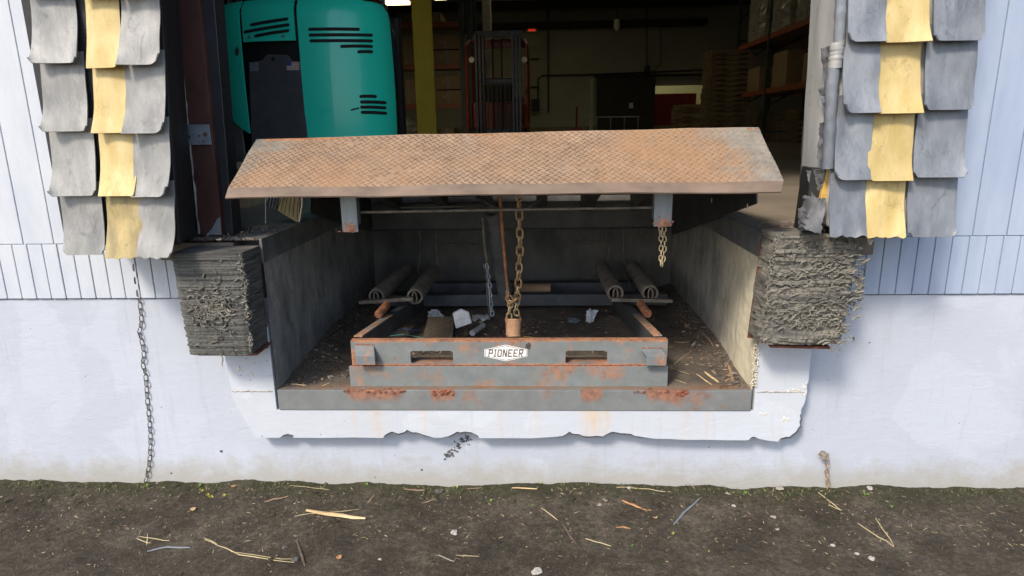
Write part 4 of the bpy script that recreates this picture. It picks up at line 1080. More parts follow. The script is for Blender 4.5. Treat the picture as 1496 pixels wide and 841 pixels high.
chain([at(1209, 672, Y=.045), at(1208, 690, Y=.05), at(1210, 705, Y=.055), at(1208, 718, Y=.055)], .026, .017, .0026, 'chain', M['chain_rust'], st)

# ================================================================= BAG under lip on left, things in the pit
b = thing('folded_sack', 'yellow and white striped folded sack slumped beside the left pit edge', 'sack', at(420, 325, Y=.5))
g = MB()
A_ = [at(389, 287, Y=.48), at(418, 285, Y=.50), at(410, 308, Y=.45), at(396, 306, Y=.45)]
def slabp(pts, m, th=.03, nm='panel'):
    g = MB(); pts = [Vector(p) for p in pts]; n = len(pts)
    g.add(pts+[p+Vector((.0, th, .0)) for p in pts], [tuple(range(n)), tuple(range(2*n-1, n-1, -1))]+[(i, (i+1) % n, n+(i+1) % n, n+i) for i in range(n)])
    return g.build(nm, m, b, bevel=.003)
slabp([at(389, 280, Y=.45), at(414, 280, Y=.47), at(404, 306, Y=.44), at(391, 302, Y=.44)], M['stripewhite'], .05, 'white_panel')
slabp([at(414, 280, Y=.46), at(438, 280, Y=.5), at(437, 318, Y=.47), at(434, 325, Y=.46), at(405, 307, Y=.44)], M['pleat_yel_dirty'], .05, 'yellow_panel')
g = MB()
for k in range(4):
    g.tube([at(394+k*5, 283, Y=.438), at(391+k*4, 302+k, Y=.43)], .0045, 6)
for k in range(5): g.tube([at(416+k*5, 282, Y=.452), at(410+k*6, 308+k*3, Y=.432)], .0018, 5)
g.build('stripe', M['black_fabric'], b)
g = MB(); g.tube([at(441, 281, Y=.46), at(441, 300, Y=.45), at(437, 324, Y=.45)], .004, 6); g.tube([at(388, 285, Y=.44), at(388, 326, Y=.44)], .002, 5); g.build('binding_cord', M['stripewhite'], b)

def crumple(c, r_, sc_, m, name, label, cat, seed, sub=3, freq=2.2, rough=.75):
    g = MB(); g.blob(c, r_*sc_[0], r_*sc_[1], r_*sc_[2], seed, rough, sub, freq=freq)
    o = g.build(name, m); tag(o, label, cat)
    return o
def onpit(px, py): return at(px, py, Z=PZ+.01)
def flatpiece(pts, Z, th, m, name, label, cat, group=None, wav=.004, bevel=.001, tilt=None):
    pts = [at(x, y, Z=Z) for x, y in pts]; g = MB(); n = len(pts)
    zt = [ (tilt[i] if tilt else 0)+wav*random.random() for i in range(n)]
    g.add([p+Vector((0, 0, zt[i])) for i, p in enumerate(pts)]+[p+Vector((0, 0, zt[i]+th)) for i, p in enumerate(pts)],
          [tuple(range(n-1, -1, -1)), tuple(range(n, 2*n))]+[(i, (i+1) % n, n+(i+1) % n, n+i) for i in range(n)])
    o = g.build(name, m, bevel=bevel); return tag(o, label, cat, group)
crumple(onpit(636, 466)+Vector((0, 0, .03)), .034, (1.1, .8, .9), M['paper'], 'crumpled_paper', 'crumpled bluish white paper behind the brown cardboard in the pit', 'litter', 4, 3, 2.6, 1.1)
g = MB(); ps = [at(x, y, Y=.62) for x, y in ((661, 458), (672, 452), (684, 457), (689, 472), (666, 480))]
g.add(ps+[p+Vector((.003, .012, .004)) for p in ps], [(0, 1, 2, 3, 4), (9, 8, 7, 6, 5)]+[(i, (i+1) % 5, 5+(i+1) % 5, 5+i) for i in range(5)])
tag(g.build('foam_scrap', M['paper'], bevel=.002), 'white torn foam scrap standing up in the pit litter', 'scrap')
g = MB(); pa, pb = onpit(690, 491), onpit(706, 480)
g.tube([pa+Vector((0, 0, .018)), pb+Vector((0, 0, .02))], [.017, .015], 12); tag(g.build('paper_roll', M['paper'], autos=40), 'short dirty white paper roll lying in the pit litter', 'litter')
g = MB(); g.grid(lambda u, v: onpit(690+26*u, 462+8*v)+Vector((0, 0, .012+.02*noise.noise(Vector((u*4, v*4, 1))))), 14, 6)
tag(g.build('plastic_bag', M['paper'], smooth=True, solid=.002), 'flattened white plastic film strip beside the chain foot', 'litter')
g = MB(); q = [onpit(617, 499), onpit(661, 499), onpit(664, 474), onpit(626, 474)]
for i, z_ in enumerate((.02, .02, .06, .06)): q[i].z = PZ+z_
g.add(q+[p-Vector((0, 0, .035)) for p in q], [(0, 1, 2, 3), (7, 6, 5, 4), (0, 4, 5, 1), (1, 5, 6, 2), (2, 6, 7, 3), (3, 7, 4, 0)])
tag(g.build('cardboard_box', M['card'], bevel=.002), 'flat brown cardboard box lying behind the slotted plate', 'box')
crumple(onpit(863, 468)+Vector((0, 0, .03)), .036, (.8, .7, 1.15), M['foil'], 'crumpled_film', 'crumpled clear white film ball alone on the pit floor', 'litter', 9, 3, 2.8, .9)
crumple(onpit(838, 470)+Vector((0, 0, .008)), .03, (1.1, .9, .4), M['plastic'], 'crumpled_film', 'small grey crumpled film beside the white film ball', 'litter', 19, 3, 3.2, 1)
pa = at(752, 424, Y=1.5); pb = at(804, 424, Y=1.5)
g = MB(); g.tube([pa, pb], .047, 20); ct_ = g.build('cardboard_tube', M['tan'], autos=40); tag(ct_, 'tan cardboard tube lying behind the cross channel at the pit rear', 'tube')
for i, (pts, m, lab) in enumerate((([(572, 488), (590, 483), (612, 486)], 'wireblue', 'thin blue cord on the pit floor'), ([(565, 494), (590, 491), (622, 497)], 'wireteal', 'thin teal cord on the pit floor, nearest the frame'), ([(765, 494), (775, 495), (783, 499)], 'wireyel', 'short yellow cord beside the barrel spring'))):
    g = MB(); g.tube([onpit(x, y)+Vector((0, 0, .012)) for x, y in pts], .0025, 6); tag(g.build('cord', M[m], autos=60), lab, 'cord')

def stick(a, b, r_, m, name, label, cat, Z, seed=0, flat=.6, mid=None, onp=False):
    pts = [a]+([mid] if mid else [])+[b]; P_ = [at(x, y, Z=Z) for x, y in pts]
    g = MB(); Q = []
    for i in range(len(P_)-1):
        for k in range(5): Q.append(P_[i].lerp(P_[i+1], k/5))
    Q.append(P_[-1]); n = len(Q)
    rs = [r_*(.45+.7*math.sin(math.pi*(.12+.8*i/(n-1)))+.15*noise.noise(Vector((i*.9, seed, 0)))) for i in range(n)]
    base = (lambda p: pf((p.x+PX)/(2*PX), (p.y-.012)/(PY-.01))[2]) if onp else (lambda p: gh(p.x, p.y))
    Q = [Vector((p.x+.002*noise.noise(Vector((i, seed, 0))), p.y, base(p)+r_*.7+.001)) for i, p in enumerate(Q)]
    g.tube(Q, rs, 7, flat=flat)
    return tag(g.build(name, M[m], autos=50), label, cat)
# splinters in the pit
pz_ = PZ+.01
SPL = [((1030, 543), (1050, 557), .006, 'wood', 'thick pale wood splinter near the right front corner of the pit'),
       ((1018, 545), (1040, 560), .003, 'wood', 'thin wood splinter just left of the thick pale one'),
       ((1063, 533), (1072, 556), .006, 'tanwood', 'brown bark strip against the right pit wall'),
       ((1010, 510), (985, 530), .0018, 'straw', 'straw leaning out past the right frame end'),
       ((978, 535), (1008, 545), .0018, 'straw', 'straw on the pit floor right of the grey frame, nearest it'),
       ((983, 551), (1003, 558), .0018, 'straw', 'short straw at the right foot of the frame'),
       ((985, 498), (1010, 498), .003, 'wood', 'pale sliver lying level with the frame top on the right'),
       ((1022, 488), (1042, 512), .006, 'tanwood', 'long brown splinter along the right pit wall'),
       ((1006, 474), (1020, 480), .004, 'leafpale', 'pale chip at the foot of the right pit wall, farther back'),
       ((985, 452), (1002, 462), .0018, 'straw', 'straw farthest back beside the right spring'),
       ((425, 559), (447, 561), .004, 'wood', 'pale splinter on the left front corner of the pit floor'),
       ((470, 562), (482, 557), .0025, 'wood', 'tiny pale sliver left of the frame foot'),
       ((455, 520), (520, 470), .005, 'darkwood', 'long dark stick along the left pit wall'),
       ((630, 476), (560, 500), .003, 'darkwood', 'dark twig beside the cords')]
for i, (a, b_, r_, m, lab) in enumerate(SPL):
    stick(a, b_, r_, m, 'wood_splinter' if m != 'straw' else 'straw', lab, 'splinter' if m != 'straw' else 'straw', pz_, i, onp=True)
# uncountable leaf litter and grit in the pit
g = MB(); rnd = random.Random(5)
mm = [M['darkwood'], M['tanwood'], M['leafpale'], M['straw'], M['stonedark']]
for i in range(1700):
    edge = rnd.random()
    if edge < .35: x = (PX-abs(rnd.gauss(0, .07))-.01)*(1 if rnd.random() < .7 else -1); y = rnd.uniform(.02, 1.3)
    elif edge < .75: x = rnd.uniform(-.55, .15); y = rnd.uniform(.15, 1.0)
    else: x = rnd.uniform(-1, 1); y = rnd.uniform(.12, 1.3)
    z = pf((x+PX)/(2*PX), (y-.012)/(PY-.01))[2]; a = rnd.uniform(0, 6.28); l = rnd.uniform(.004, .022); w_ = rnd.uniform(.0015, .008)
    d = Vector((math.cos(a), math.sin(a), rnd.uniform(-.3, .4))); e = Vector((-math.sin(a), math.cos(a), rnd.uniform(-.4, .4)))
    c = Vector((x, y, z+.004)); mi = rnd.choice((0, 0, 0, 0, 0, 1, 1, 1, 4, 4, 4, 0, 4, 2))
    g.add([c-d*l-e*w_, c+d*l-e*w_*.5, c+d*l*.8+e*w_, c-d*l*.9+e*w_, c+Vector((0, 0, w_*.8))], [(0, 1, 4), (1, 2, 4), (2, 3, 4), (3, 0, 4), (3, 2, 1, 0)], mi)
tag(g.build('pit_litter', mm), 'leaf litter, grit and wood crumbs on the pit floor', 'litter', kind='stuff')

# ================================================================= GROUND LITTER
def gp(px, py): p = at(px, py, Z=GZ); return p
G = [((430, 755), (525, 743), .0022, 'straw', 'straw', 'thin straw crossing behind the big splinter'),
     ((300, 790), (430, 822), .0023, 'straw', 'straw', 'long bent straw at the lower left, its near end by a dark stone', (350, 812)),
     ((338, 808), (430, 817), .0018, 'straw', 'straw', 'straw lying double beside the long bent straw'),
     ((298, 787), (318, 796), .0018, 'straw', 'straw', 'short straw off the far end of the bent straw'),
     ((203, 783), (248, 790), .0020, 'straw', 'straw', 'straw in the loose bunch at the far left, lying flat'),
     ((200, 786), (220, 793), .0020, 'straw', 'straw', 'straw in the far left bunch, slanting down'),
     ((216, 780), (214, 795), .0018, 'straw', 'straw', 'straw in the far left bunch, pointing at the viewer'),
     ((215, 806), (278, 801), .0045, 'plastic', 'plastic_strip', 'grey plastic strip below the far left straw bunch', (245, 800)),
     ((386, 735), (421, 728), .0045, 'tanwood', 'stick', 'short flat brown stick left of the big splinter'),
     ((424, 714), (482, 717), .0018, 'straw', 'straw', 'pale stalk lying along the wall above the big splinter'),
     ((590, 717), (624, 716), .0045, 'tanwood', 'stick', 'flat pinkish stick against the wall base, left of centre'),
     ((616, 733), (638, 729), .003, 'tanwood', 'stick', 'small thin brown stick just below the flat pinkish one'),
     ((683, 715), (710, 714), .003, 'tanwood', 'stick', 'thin stick by the wall right of the flat pinkish one'),
     ((748, 716), (785, 719), .004, 'wood', 'stick', 'pale broken stick by the wall at mid picture'),
     ((791, 743), (815, 762), .0026, 'straw', 'straw', 'straight pale straw below the pale broken stick'),
     ((822, 768), (843, 798), .0045, 'darkwood', 'stick', 'dark slanting stick in the middle of the dirt'),
     ((434, 790), (446, 828), .0045, 'darkwood', 'stick', 'dark stick pointing at the viewer, left of centre'),
     ((855, 788), (893, 799), .0026, 'straw', 'straw', 'pale straight straw in the open dirt right of the dark slanting stick'),
     ((909, 735), (937, 745), .0065, 'orangewood', 'wood_chip', 'bright orange wood chip right of the pale leaves'),
     ((937, 745), (952, 749), .003, 'orangewood', 'wood_chip', 'thin orange sliver at the tip of the bright orange chip'),
     ((900, 773), (921, 774), .0035, 'orangewood', 'wood_chip', 'small orange chip below the bright orange one'),
     ((984, 768), (1022, 730), .0045, 'plastic', 'plastic_tube', 'bent grey plastic tube on the dirt, right of centre', (1000, 748)),
     ((900, 716), (980, 720), .0025, 'straw', 'straw', 'pale stalk lying along the wall, right of centre'),
     ((1253, 764), (1306, 798), .0026, 'straw', 'straw', 'longer straw of the V at the far right'),
     ((1279, 757), (1306, 797), .0024, 'straw', 'straw', 'steeper straw of the V at the far right'),
     ((1195, 722), (1230, 745), .0024, 'straw', 'straw', 'long straw below the rusty pipe stub'),
     ((1210, 738), (1228, 744), .0022, 'straw', 'straw', 'short straw beside the long one below the pipe stub'),
     ((700, 812), (666, 810), .0018, 'straw', 'straw', 'tiny straw near the bottom edge at mid picture'),
     ((640, 811), (665, 820), .0022, 'leafpale', 'stick', 'pale twig near the bottom edge left of centre'),
     ((537, 735), (546, 725), .003, 'tanwood', 'stick', 'small stick right of the big splinter, near the wall'),
     ((483, 741), (500, 725), .0015, 'darkwood', 'stick', 'fine dark twig behind the big splinter')]
for i, e in enumerate(G):
    a, b_, r_, m, nm, lab = e[:6]; stick(a, b_, r_*1.0, m, nm, lab, {'straw': 'straw', 'stick': 'stick', 'wood_chip': 'wood chip', 'plastic_tube': 'tube', 'plastic_strip': 'plastic strip'}[nm], GZ, i, mid=e[6] if len(e) > 6 else None)
stick((448, 749), (534, 758), .0105, 'wood', 'wood_splinter', 'big pale yellow wood splinter on the dirt left of centre', 'splinter', GZ, 77, flat=.55)
def leaf(px, py, s, m, label, seed):
    c = gp(px, py); g = MB(); n = 9; z = gh(c.x, c.y)+.004; rn = random.Random(seed)
    ring = [Vector((c.x+math.cos(a)*s*rn.uniform(.55, 1.2), c.y+math.sin(a)*s*rn.uniform(.5, 1.0), z+rn.uniform(0, s*.5))) for a in [k*6.283/n for k in range(n)]]
    g.add([Vector((c.x, c.y, z+s*.2))]+ring, [(0, 1+k, 1+(k+1) % n) for k in range(n)])
    return tag(g.build('leaf', M[m], solid=.0008), label, 'leaf')
leaf(283, 744, .016, 'leafbrown', 'tan curled leaf left of the short flat brown stick', 1)
leaf(342, 716, .011, 'orangewood', 'orange leaf scrap at the wall base on the left', 2)
leaf(885, 735, .015, 'leafpale', 'pale grey leaf standing near the wall, right of centre', 3)
leaf(876, 742, .014, 'leafpale', 'pale grey leaf lying flat just left of the standing one', 4)
leaf(495, 816, .013, 'orangewood', 'orange brown leaf near the bottom edge, left of centre', 5)
leaf(1130, 755, .014, 'leafpale', 'flat grey leaf flake at the right', 6)
leaf(1063, 723, .014, 'leafpale', 'pale leaf near the wall, left of the right weed', 15)
leaf(1136, 771, .010, 'leafpale', 'narrow pale flake below the flat grey leaf flake', 16)
leaf(957, 759, .010, 'leafbrown', 'small tan leaf left of the bent plastic tube', 17)
leaf(1140, 717, .022, 'leafpale', 'wide pale leaf mat against the wall at the right', 18)
STN = [(664, 777, .016, 'stone', 'round pinkish stone in the open dirt at mid picture'), (785, 835, .020, 'stone', 'flat pale stone at the bottom edge, right of centre'),
       (641, 718, .017, 'stonedark', 'dark stone against the wall base, left of centre'), (431, 818, .014, 'stonedark', 'dark stone at the near end of the long bent straw'),
       (318, 705, .012, 'stonedark', 'dark stone against the wall below the left bumper'), (477, 707, .012, 'stonedark', 'dark stone against the wall above the big splinter'),
       (581, 766, .008, 'stonedark', 'small dark stone in the dirt left of centre'), (682, 792, .007, 'stonedark', 'small dark stone right of and below the round pinkish stone'),
       (416, 799, .011, 'stonedark', 'dark clod above the near end of the bent straw'), (1217, 795, .010, 'stone', 'white pebble at the right, leftmost of three'),
       (1252, 807, .009, 'stone', 'white pebble at the right, middle of three'), (1273, 814, .012, 'stone', 'white pebble at the right, largest of three'),
       (1072, 738, .009, 'stone', 'small white pebble right of the bent plastic tube'), (555, 816, .007, 'stone', 'white pebble at the bottom left of centre'), (1270, 718, .014, 'stone', 'pale stone against the wall near the far right'),
       (919, 487+230, .010, 'stone', 'pale stone at wall foot right of the pale broken stick')]
for i, (px, py, s, m, lab) in enumerate(STN):
    c = gp(px, py); g = MB(); g.blob((c.x, c.y, gh(c.x, c.y)+s*.25), s, s*.85, s*.55, i, .45, 3); tag(g.build('stone', M[m], smooth=False), lab, 'stone')
def weed(px, py, s, m, label, seed, n=9):
    c = gp(px, py); rn = random.Random(seed); g = MB(); z0 = gh(c.x, c.y)
    for k in range(n):
        a = rn.uniform(0, 6.28); r_ = s*rn.uniform(.3, 1); tip = Vector((c.x+math.cos(a)*r_, c.y+math.sin(a)*r_*.7, z0+s*rn.uniform(.3, 1.1)))
        st_ = Vector((c.x+rn.gauss(0, s*.1), c.y, z0)); mid = st_.lerp(tip, .6)+Vector((0, 0, s*.2)); side = Vector((-math.sin(a), math.cos(a), .3)).normalized()*s*.24
        g.add([st_, mid+side*.3, mid-side*.3, mid.lerp(tip, .4)+side, mid.lerp(tip, .4)-side, tip], [(0, 1, 2), (1, 3, 4, 2), (3, 5, 4)])
    return tag(g.build('weed', M[m]), label, 'weed')
WD = [(214, 714, .020, 'leafgreen', 'small green weed at the foot of the left wall chain'), (291, 713, .014, 'leafgreen', 'tiny green weed by the wall left of the yellow one'), (307, 727, .020, 'leafyellow', 'bright yellow weed in the dirt at the left'),
      (328, 727, .013, 'leafyellow', 'small yellow green weed right of the bright yellow one'), (295, 720, .016, 'leafyellow', 'thin yellow green weed between the tiny green and bright yellow weeds'), (248, 727, .010, 'leafgreen', 'pale green sprout right of the chain foot'),
      (535, 713, .014, 'leafgreen', 'round leaved green sprout by the wall, left of centre'), (653, 717, .010, 'leafgreen', 'green sprout right of the dark wall base stone'), (667, 713, .012, 'leafyellow', 'yellow green sprout at the wall left of centre'),
      (716, 734, .020, 'leafgreen', 'grassy green sprout in the dirt at mid picture'), (777, 740, .010, 'leafgreen', 'tiny green sprout right of the grassy one'), (789, 711, .012, 'leafyellow', 'yellow sprout at the wall above the pale straw'),
      (1087, 720, .018, 'leafgreen', 'bright green weed by the wall at the right'), (1263, 727, .022, 'leafgreen', 'sprawling green weed near the far right of the wall'), (1302, 743, .014, 'leafgreen', 'green sprout at the far right'),
      (921, 798, .013, 'leafgreen', 'green sprout in the lower right dirt'), (1036, 806, .008, 'leafyellow', 'tiny yellow sprout in the lower right dirt'), (983, 781, .010, 'leafyellow', 'tiny yellow sprout below the bent plastic tube')]
for i, (px, py, s, m, lab) in enumerate(WD): weed(px, py, s, m, lab, i)
# grass / moss strip along wall, gravel, chaff (uncountable)
g = MB(); rn = random.Random(3)
for i in range(3400):
    x = rn.uniform(-3, 3); y = .07-abs(rn.gauss(0, .05))-(rn.random() < .25)*rn.uniform(0, .5)
    if noise.noise(Vector((x*4, y*4, 2))) < -.15: continue
    z = gh(x, y); h = rn.uniform(.004, .016)*(1.25 if y > 0 else 1); a = rn.uniform(0, 6.28); w_ = rn.uniform(.0006, .0015)
    d = Vector((math.cos(a), math.sin(a), 0)); t = Vector((rn.gauss(0, .7), rn.gauss(0, .7), 1)).normalized()*h
    c = Vector((x, y, z-.001)); g.add([c-d*w_, c+d*w_, c+t*.6+d*w_*.6, c+t*1.1+Vector((rn.gauss(0, .3)*h, 0, 0))], [(0, 1, 2, 3)], 0 if rn.random() < .6 else 1)
tag(g.build('grass', [noisy('grass_green', (.035, .06, .012), (.10, .14, .03), 20, .7), noisy('grass_dry', (.12, .10, .05), (.22, .19, .1), 20, .8)]), 'short sparse grass and moss along the wall foot', 'grass', kind='stuff')
g = MB(); rc = random.Random(11)
for i in range(1500):
    x = rc.uniform(-2.8, 2.8); y = rc.uniform(-1.5, .05) if rc.random() < .65 else .06-abs(rc.gauss(0, .12)); s_ = rc.uniform(.003, .008) if rc.random() < .85 else rc.uniform(.008, .019)
    g.blob((x, y, gh(x, y)), s_, s_*rc.uniform(.6, 1), s_*rc.uniform(.4, .8), i, .9, 1, freq=2.5)
tag(g.build('soil_clods', M['dirt']), 'small clods of damp dark soil over the ground', 'soil', kind='stuff')
g = MB()
for i in range(3600):
    x = rn.uniform(-3, 3); y = rn.uniform(-1.5, .07); z = gh(x, y); s = rn.uniform(.0008, .0035) if rn.random() < .93 else rn.uniform(.0035, .007)
    mi = rn.choice((0, 0, 0, 1, 1, 2))
    c = Vector((x, y, z+s*.3)); q = [c+Vector((rn.uniform(.6, 1)*s*dx, rn.uniform(.6, 1)*s*dy, rn.uniform(.3, .8)*s*dz)) for dx, dy, dz in ((1, 0, 0), (-1, 0, 0), (0, 1, 0), (0, -1, 0), (0, 0, 1), (0, 0, -1))]
    g.add(q, [(0, 2, 4), (2, 1, 4), (1, 3, 4), (3, 0, 4), (2, 0, 5), (1, 2, 5), (3, 1, 5), (0, 3, 5)], mi)
tag(g.build('gravel', [M['stonedark'], M['tanwood'], M['stone']]), 'fine gravel and grit scattered over the dirt', 'gravel', kind='stuff')
g = MB()
for i in range(4200):
    x = rn.uniform(-3, 3); y = rn.uniform(-1.5, .06) if rn.random() < .6 else rn.uniform(-.35, .06)
    z = gh(x, y)+.0025; a = rn.uniform(0, 3.14); l = rn.uniform(.002, .011); w_ = rn.uniform(.0005, .0018)
    d = Vector((math.cos(a), math.sin(a), rn.uniform(-.1, .15))); e = Vector((-math.sin(a), math.cos(a), 0)); c = Vector((x, y, z))
    g.add([c-d*l-e*w_, c+d*l-e*w_, c+d*l+e*w_, c-d*l+e*w_, c+Vector((0, 0, w_))], [(0, 1, 4), (1, 2, 4), (2, 3, 4), (3, 0, 4)], rn.choice((0, 1, 1, 2, 2, 2, 2)))
tag(g.build('chaff', [M['straw'], M['tanwood'], M['darkwood']]), 'chaff, bark crumbs and fine twigs scattered over the dirt', 'chaff', kind='stuff')

# ================================================================= WAREHOUSE INTERIOR
bw = thing('warehouse_back_wall', 'pale olive painted rear wall far inside the warehouse', 'wall', (0, 24, FZ))
dr0, dr1 = at(955, 150, Y=24).x, at(1036, 150, Y=24).x; drz = at(1000, 124, Y=24).z
g = MB(); g.box(-14, dr0, 24, 24.25, FZ, 7.29); g.box(dr1, 14, 24, 24.25, FZ, 7.29); g.box(dr0+.001, dr1-.001, 24.001, 24.249, drz, 7.289)
g.build('wall_panel', M['inwall'], bw)
g = MB(); zc = at(850, 148, Y=23.9).z
g.box(-14, 14, 23.93, 23.99, FZ+.0, FZ+.55); g.build('wall_base', noisy('wall_base_paint', (.22, .2, .12), (.3, .27, .17), 2, .7), bw)
g = MB()
def pl(pts, r_=.02): g.tube([at(x, y, Y=23.9) for x, y in pts], r_, 6)
pl([(801, -20), (801, 165)], .035); pl([(786, 160), (786, 115), (792, 110), (860, 109), (1040, 101)], .03); pl([(945, -10), (945, 108)], .02); pl([(965, 30), (966, 90), (955, 105)], .015)
pl([(775, 86), (788, 86)], .03); pl([(775, 127), (788, 127)], .03)
g.build('conduit', M['door_dark'], bw, autos=60)
g = MB(); a, b_ = at(776, 145, Y=23.8), at(788, 162, Y=23.8); g.box(a.x, b_.x, 23.6, 23.85, b_.z, a.z); g.build('switch_box', M['door_dark'], bw, bevel=.03)
g = MB(); a, b_ = at(942, 96, Y=23.8), at(948, 108, Y=23.8); g.box(a.x, b_.x, 23.6, 23.85, b_.z, a.z); g.build('switch_box', M['door_dark'], bw, bevel=.03)
g = MB(); g.box(-14, 14, 23.0, 23.3, at(850, 10, Y=23).z, at(850, -2, Y=23).z); g.box(-14, 6.5, 23.35, 23.95, at(850, 36, Y=23).z, at(850, 28, Y=23).z)
g.build('wall_beam', M['ceil'], bw)
o = thing('interior_side_wall', 'dim side wall closing the left end of the warehouse', 'wall', (-14, 12, FZ)); g = MB(); g.box(-14.2, -14.001, .4, 24.3, FZ, 7.3); g.build('wall_panel', M['inwall'], o)
o = thing('interior_side_wall', 'dim side wall behind the right storage rack', 'wall', (14, 12, FZ)); g = MB(); g.box(14.001, 14.2, .4, 24.3, FZ, 7.3); g.build('wall_panel', M['ceil'], o)
# lit back room behind the doorway
rm = thing('back_room', 'pale lit room seen through the open far doorway', 'room', (dr0+1, 26, FZ))
g = MB(); g.box(dr0-1, dr1+1, 27, 27.1, FZ, 5); g.box(dr0-1.1, dr0-1, 24.3, 27, FZ, 5); g.box(dr1+1, dr1+1.1, 24.3, 27, FZ, 5); g.box(dr0-1, dr1+1, 24.3, 27.1, 5.01, 5.1); g.box(dr0-1, dr1+1, 24.31, 27.1, FZ-.1, FZ)
g.build('room_wall', M['lightwall'], rm)
g = MB(); a, b_ = at(957, 137, Y=24.5), at(1015, 186, Y=24.5); g.box(a.x, b_.x, 24.5, 24.55, FZ, a.z); tag(g.build('display_board', M['redboard'], bevel=.005), 'dark red board standing in the far doorway', 'board')
sd = thing('sliding_door', 'dark sliding door on a ceiling track beside the far doorway', 'door', (at(912, 180, Y=23.7).x, 23.7, FZ))
a, b_ = at(872, 114, Y=23.7), at(955, 186, Y=23.7)
g = MB(); g.box(a.x, b_.x, 23.66, 23.74, FZ+.03, a.z); g.build('door_leaf', M['door_dark'], sd, bevel=.01)
g = MB(); e = at(1042, 116, Y=23.7); g.box(a.x-.1, e.x, 23.6, 23.65, a.z+.0, a.z+.1); g.build('door_track', M['black'], sd)
g = MB(); p = at(922, 154, Y=23.65); g.box(p.x-.08, p.x+.08, 23.645, 23.655, p.z-.1, p.z+.1); g.build('notice', M['stripewhite'], sd)
g = MB(); g.box(a.x-.25, a.x-.12, 23.8, 23.9, FZ, a.z); g.box(e.x-.15, e.x, 23.8, 23.9, FZ, a.z); g.build('door_frame', M['whitepost'], sd)
# exit sign
es = thing('exit_sign', 'small glowing red sign high on the far wall', 'sign', at(777, 47, Y=23.6)); p = at(777, 42, Y=23.8)
g = MB(); g.box(p.x-.22, p.x+.22, 23.75, 23.85, p.z-.13, p.z+.13); hsn = g.build('sign_housing', M['whitepost'], es)
g = MB(); g.box(p.x-.14, p.x+.14, 23.74, 23.748, p.z-.09, p.z+.09); g.build('lit_panel', emit('red_glow', (1, .06, .03), .22), es)
# hanging lamp on the far side
hl = thing('pendant_lamp', 'unlit pale pendant lamp hanging before the far wall', 'lamp', at(901, 45, Y=21)); p = at(901, 36, Y=21)
g = MB(); g.tube([p+Vector((0, 0, .17)), p, p-Vector((0, 0, .1)), p-Vector((0, 0, .2))], [.1, .11, .11, .03], 12); g.build('lamp_body', M['whitepost'], hl, autos=40)
g = MB(); g.tube([p+Vector((0, 0, .17)), (p.x, p.y, 7.29)], .012, 6); g.build('lamp_cord', M['black'], hl)
# lit fluorescent
fl = thing('ceiling_light', 'lit yellowish fluorescent fitting hanging above the left rack', 'lamp', at(570, 0, Y=8)); p = at(570, -3, Y=8); p_l = p.copy()
g = MB(); g.box(p.x-.2, p.x+.22, 7.4, 8.6, p.z+.04, p.z+.10); g.build('housing', M['whitepost'], fl)
g = MB(); g.box(p.x-.18, p.x+.2, 7.42, 8.58, p.z+.0, p.z+.038); g.build('diffuser', emit('lamp_glow', (1, .80, .38), 3), fl)
g = MB(); g.tube([(p.x, 7.6, p.z+.1), (p.x, 7.6, 7.29)], .008, 5); g.tube([(p.x, 8.4, p.z+.1), (p.x, 8.4, 7.29)], .008, 5); g.build('hanger', M['black'], fl)
# ceiling tube lights in far bays (outside the frame, same fitting)
for i, (x, y) in enumerate(((3, 17), (-3, 19), (8, 14))):
    c = copy_tree(fl, None, (x-p.x, y-8, 2.1), 'lit fluorescent fitting high over the %s' % ('middle aisle', 'back left bay', 'right rack')[i]); c['group'] = 'ceiling fluorescent fittings'
fl['group'] = 'ceiling fluorescent fittings'

# columns
g = MB(); c = at(620, 100, Y=7); hw = .125
yp = thing('column', 'yellow painted steel column inside the door', 'column', (c.x, 7, FZ))
# h-section
g.box(c.x-hw, c.x+hw, 6.9, 6.915, FZ, 7.29); g.box(c.x-hw, c.x+hw, 7.085, 7.10, FZ, 7.29); g.box(c.x-.008, c.x+.008, 6.916, 7.084, FZ, 7.289)
g.build('shaft', M['yellow'], yp, bevel=.003)
g = MB(); g.box(c.x-.18, c.x+.18, 6.82, 7.18, FZ+.001, FZ+.02); g.build('base_plate', M['yellow'], yp)
c = at(711, 20, Y=13); wp = thing('column', 'slim pale post behind the red forklift mast', 'column', (c.x, 13, FZ))
g = MB(); g.box(c.x-.1, c.x+.1, 12.9, 13.1, FZ, 7.29); g.build('shaft', M['whitepost'], wp, bevel=.02)
g = MB(); g.box(c.x-.16, c.x+.16, 12.84, 13.16, FZ+.001, FZ+.02); g.build('base_plate', M['whitepost'], wp)

# ---------------- green truck (rear of a stand-up reach truck)
tc = at(455, 190, Y=2.5)
TY = 2.02
tk = thing('forklift', 'bright green stand-up forklift with a charcoal battery cover, parked behind the plate', 'forklift', (tc.x, TY+.6, FZ))
xl, xr = at(326, 120, Y=TY+.55).x, at(577, 120, Y=TY+.35).x
TX, TA = (xl+xr)/2, (xr-xl)/2
def plan(t, s=1.0):   # t in [-1,1], left to right around the front: superellipse, deeper on the left
    a = t*math.pi/2; n_ = 2.7
    sx_ = math.copysign(abs(math.sin(a))**(2/n_), a); cy_ = abs(math.cos(a))**(2/n_)
    dep = .72 if t < 0 else .55
    return Vector((TX+TA*sx_*s, TY+dep-dep*cy_*s + .06*(1-t)*.5, 0))
def t_of(px, py):
    lo, hi = -1, 1
    def prx(t):
        v = plan(t); v.z = at(px, py, Y=v.y).z; v = v-CAM; return 748+F*v.dot(RT)/v.dot(FW)
    for _ in range(40):
        m_ = (lo+hi)/2
        if prx(m_) < px: lo = m_
        else: hi = m_
    return (lo+hi)/2
def tz(t, py, px=None):
    p = plan(t); d = at(450 if px is None else px, py, Y=p.y); return d.z
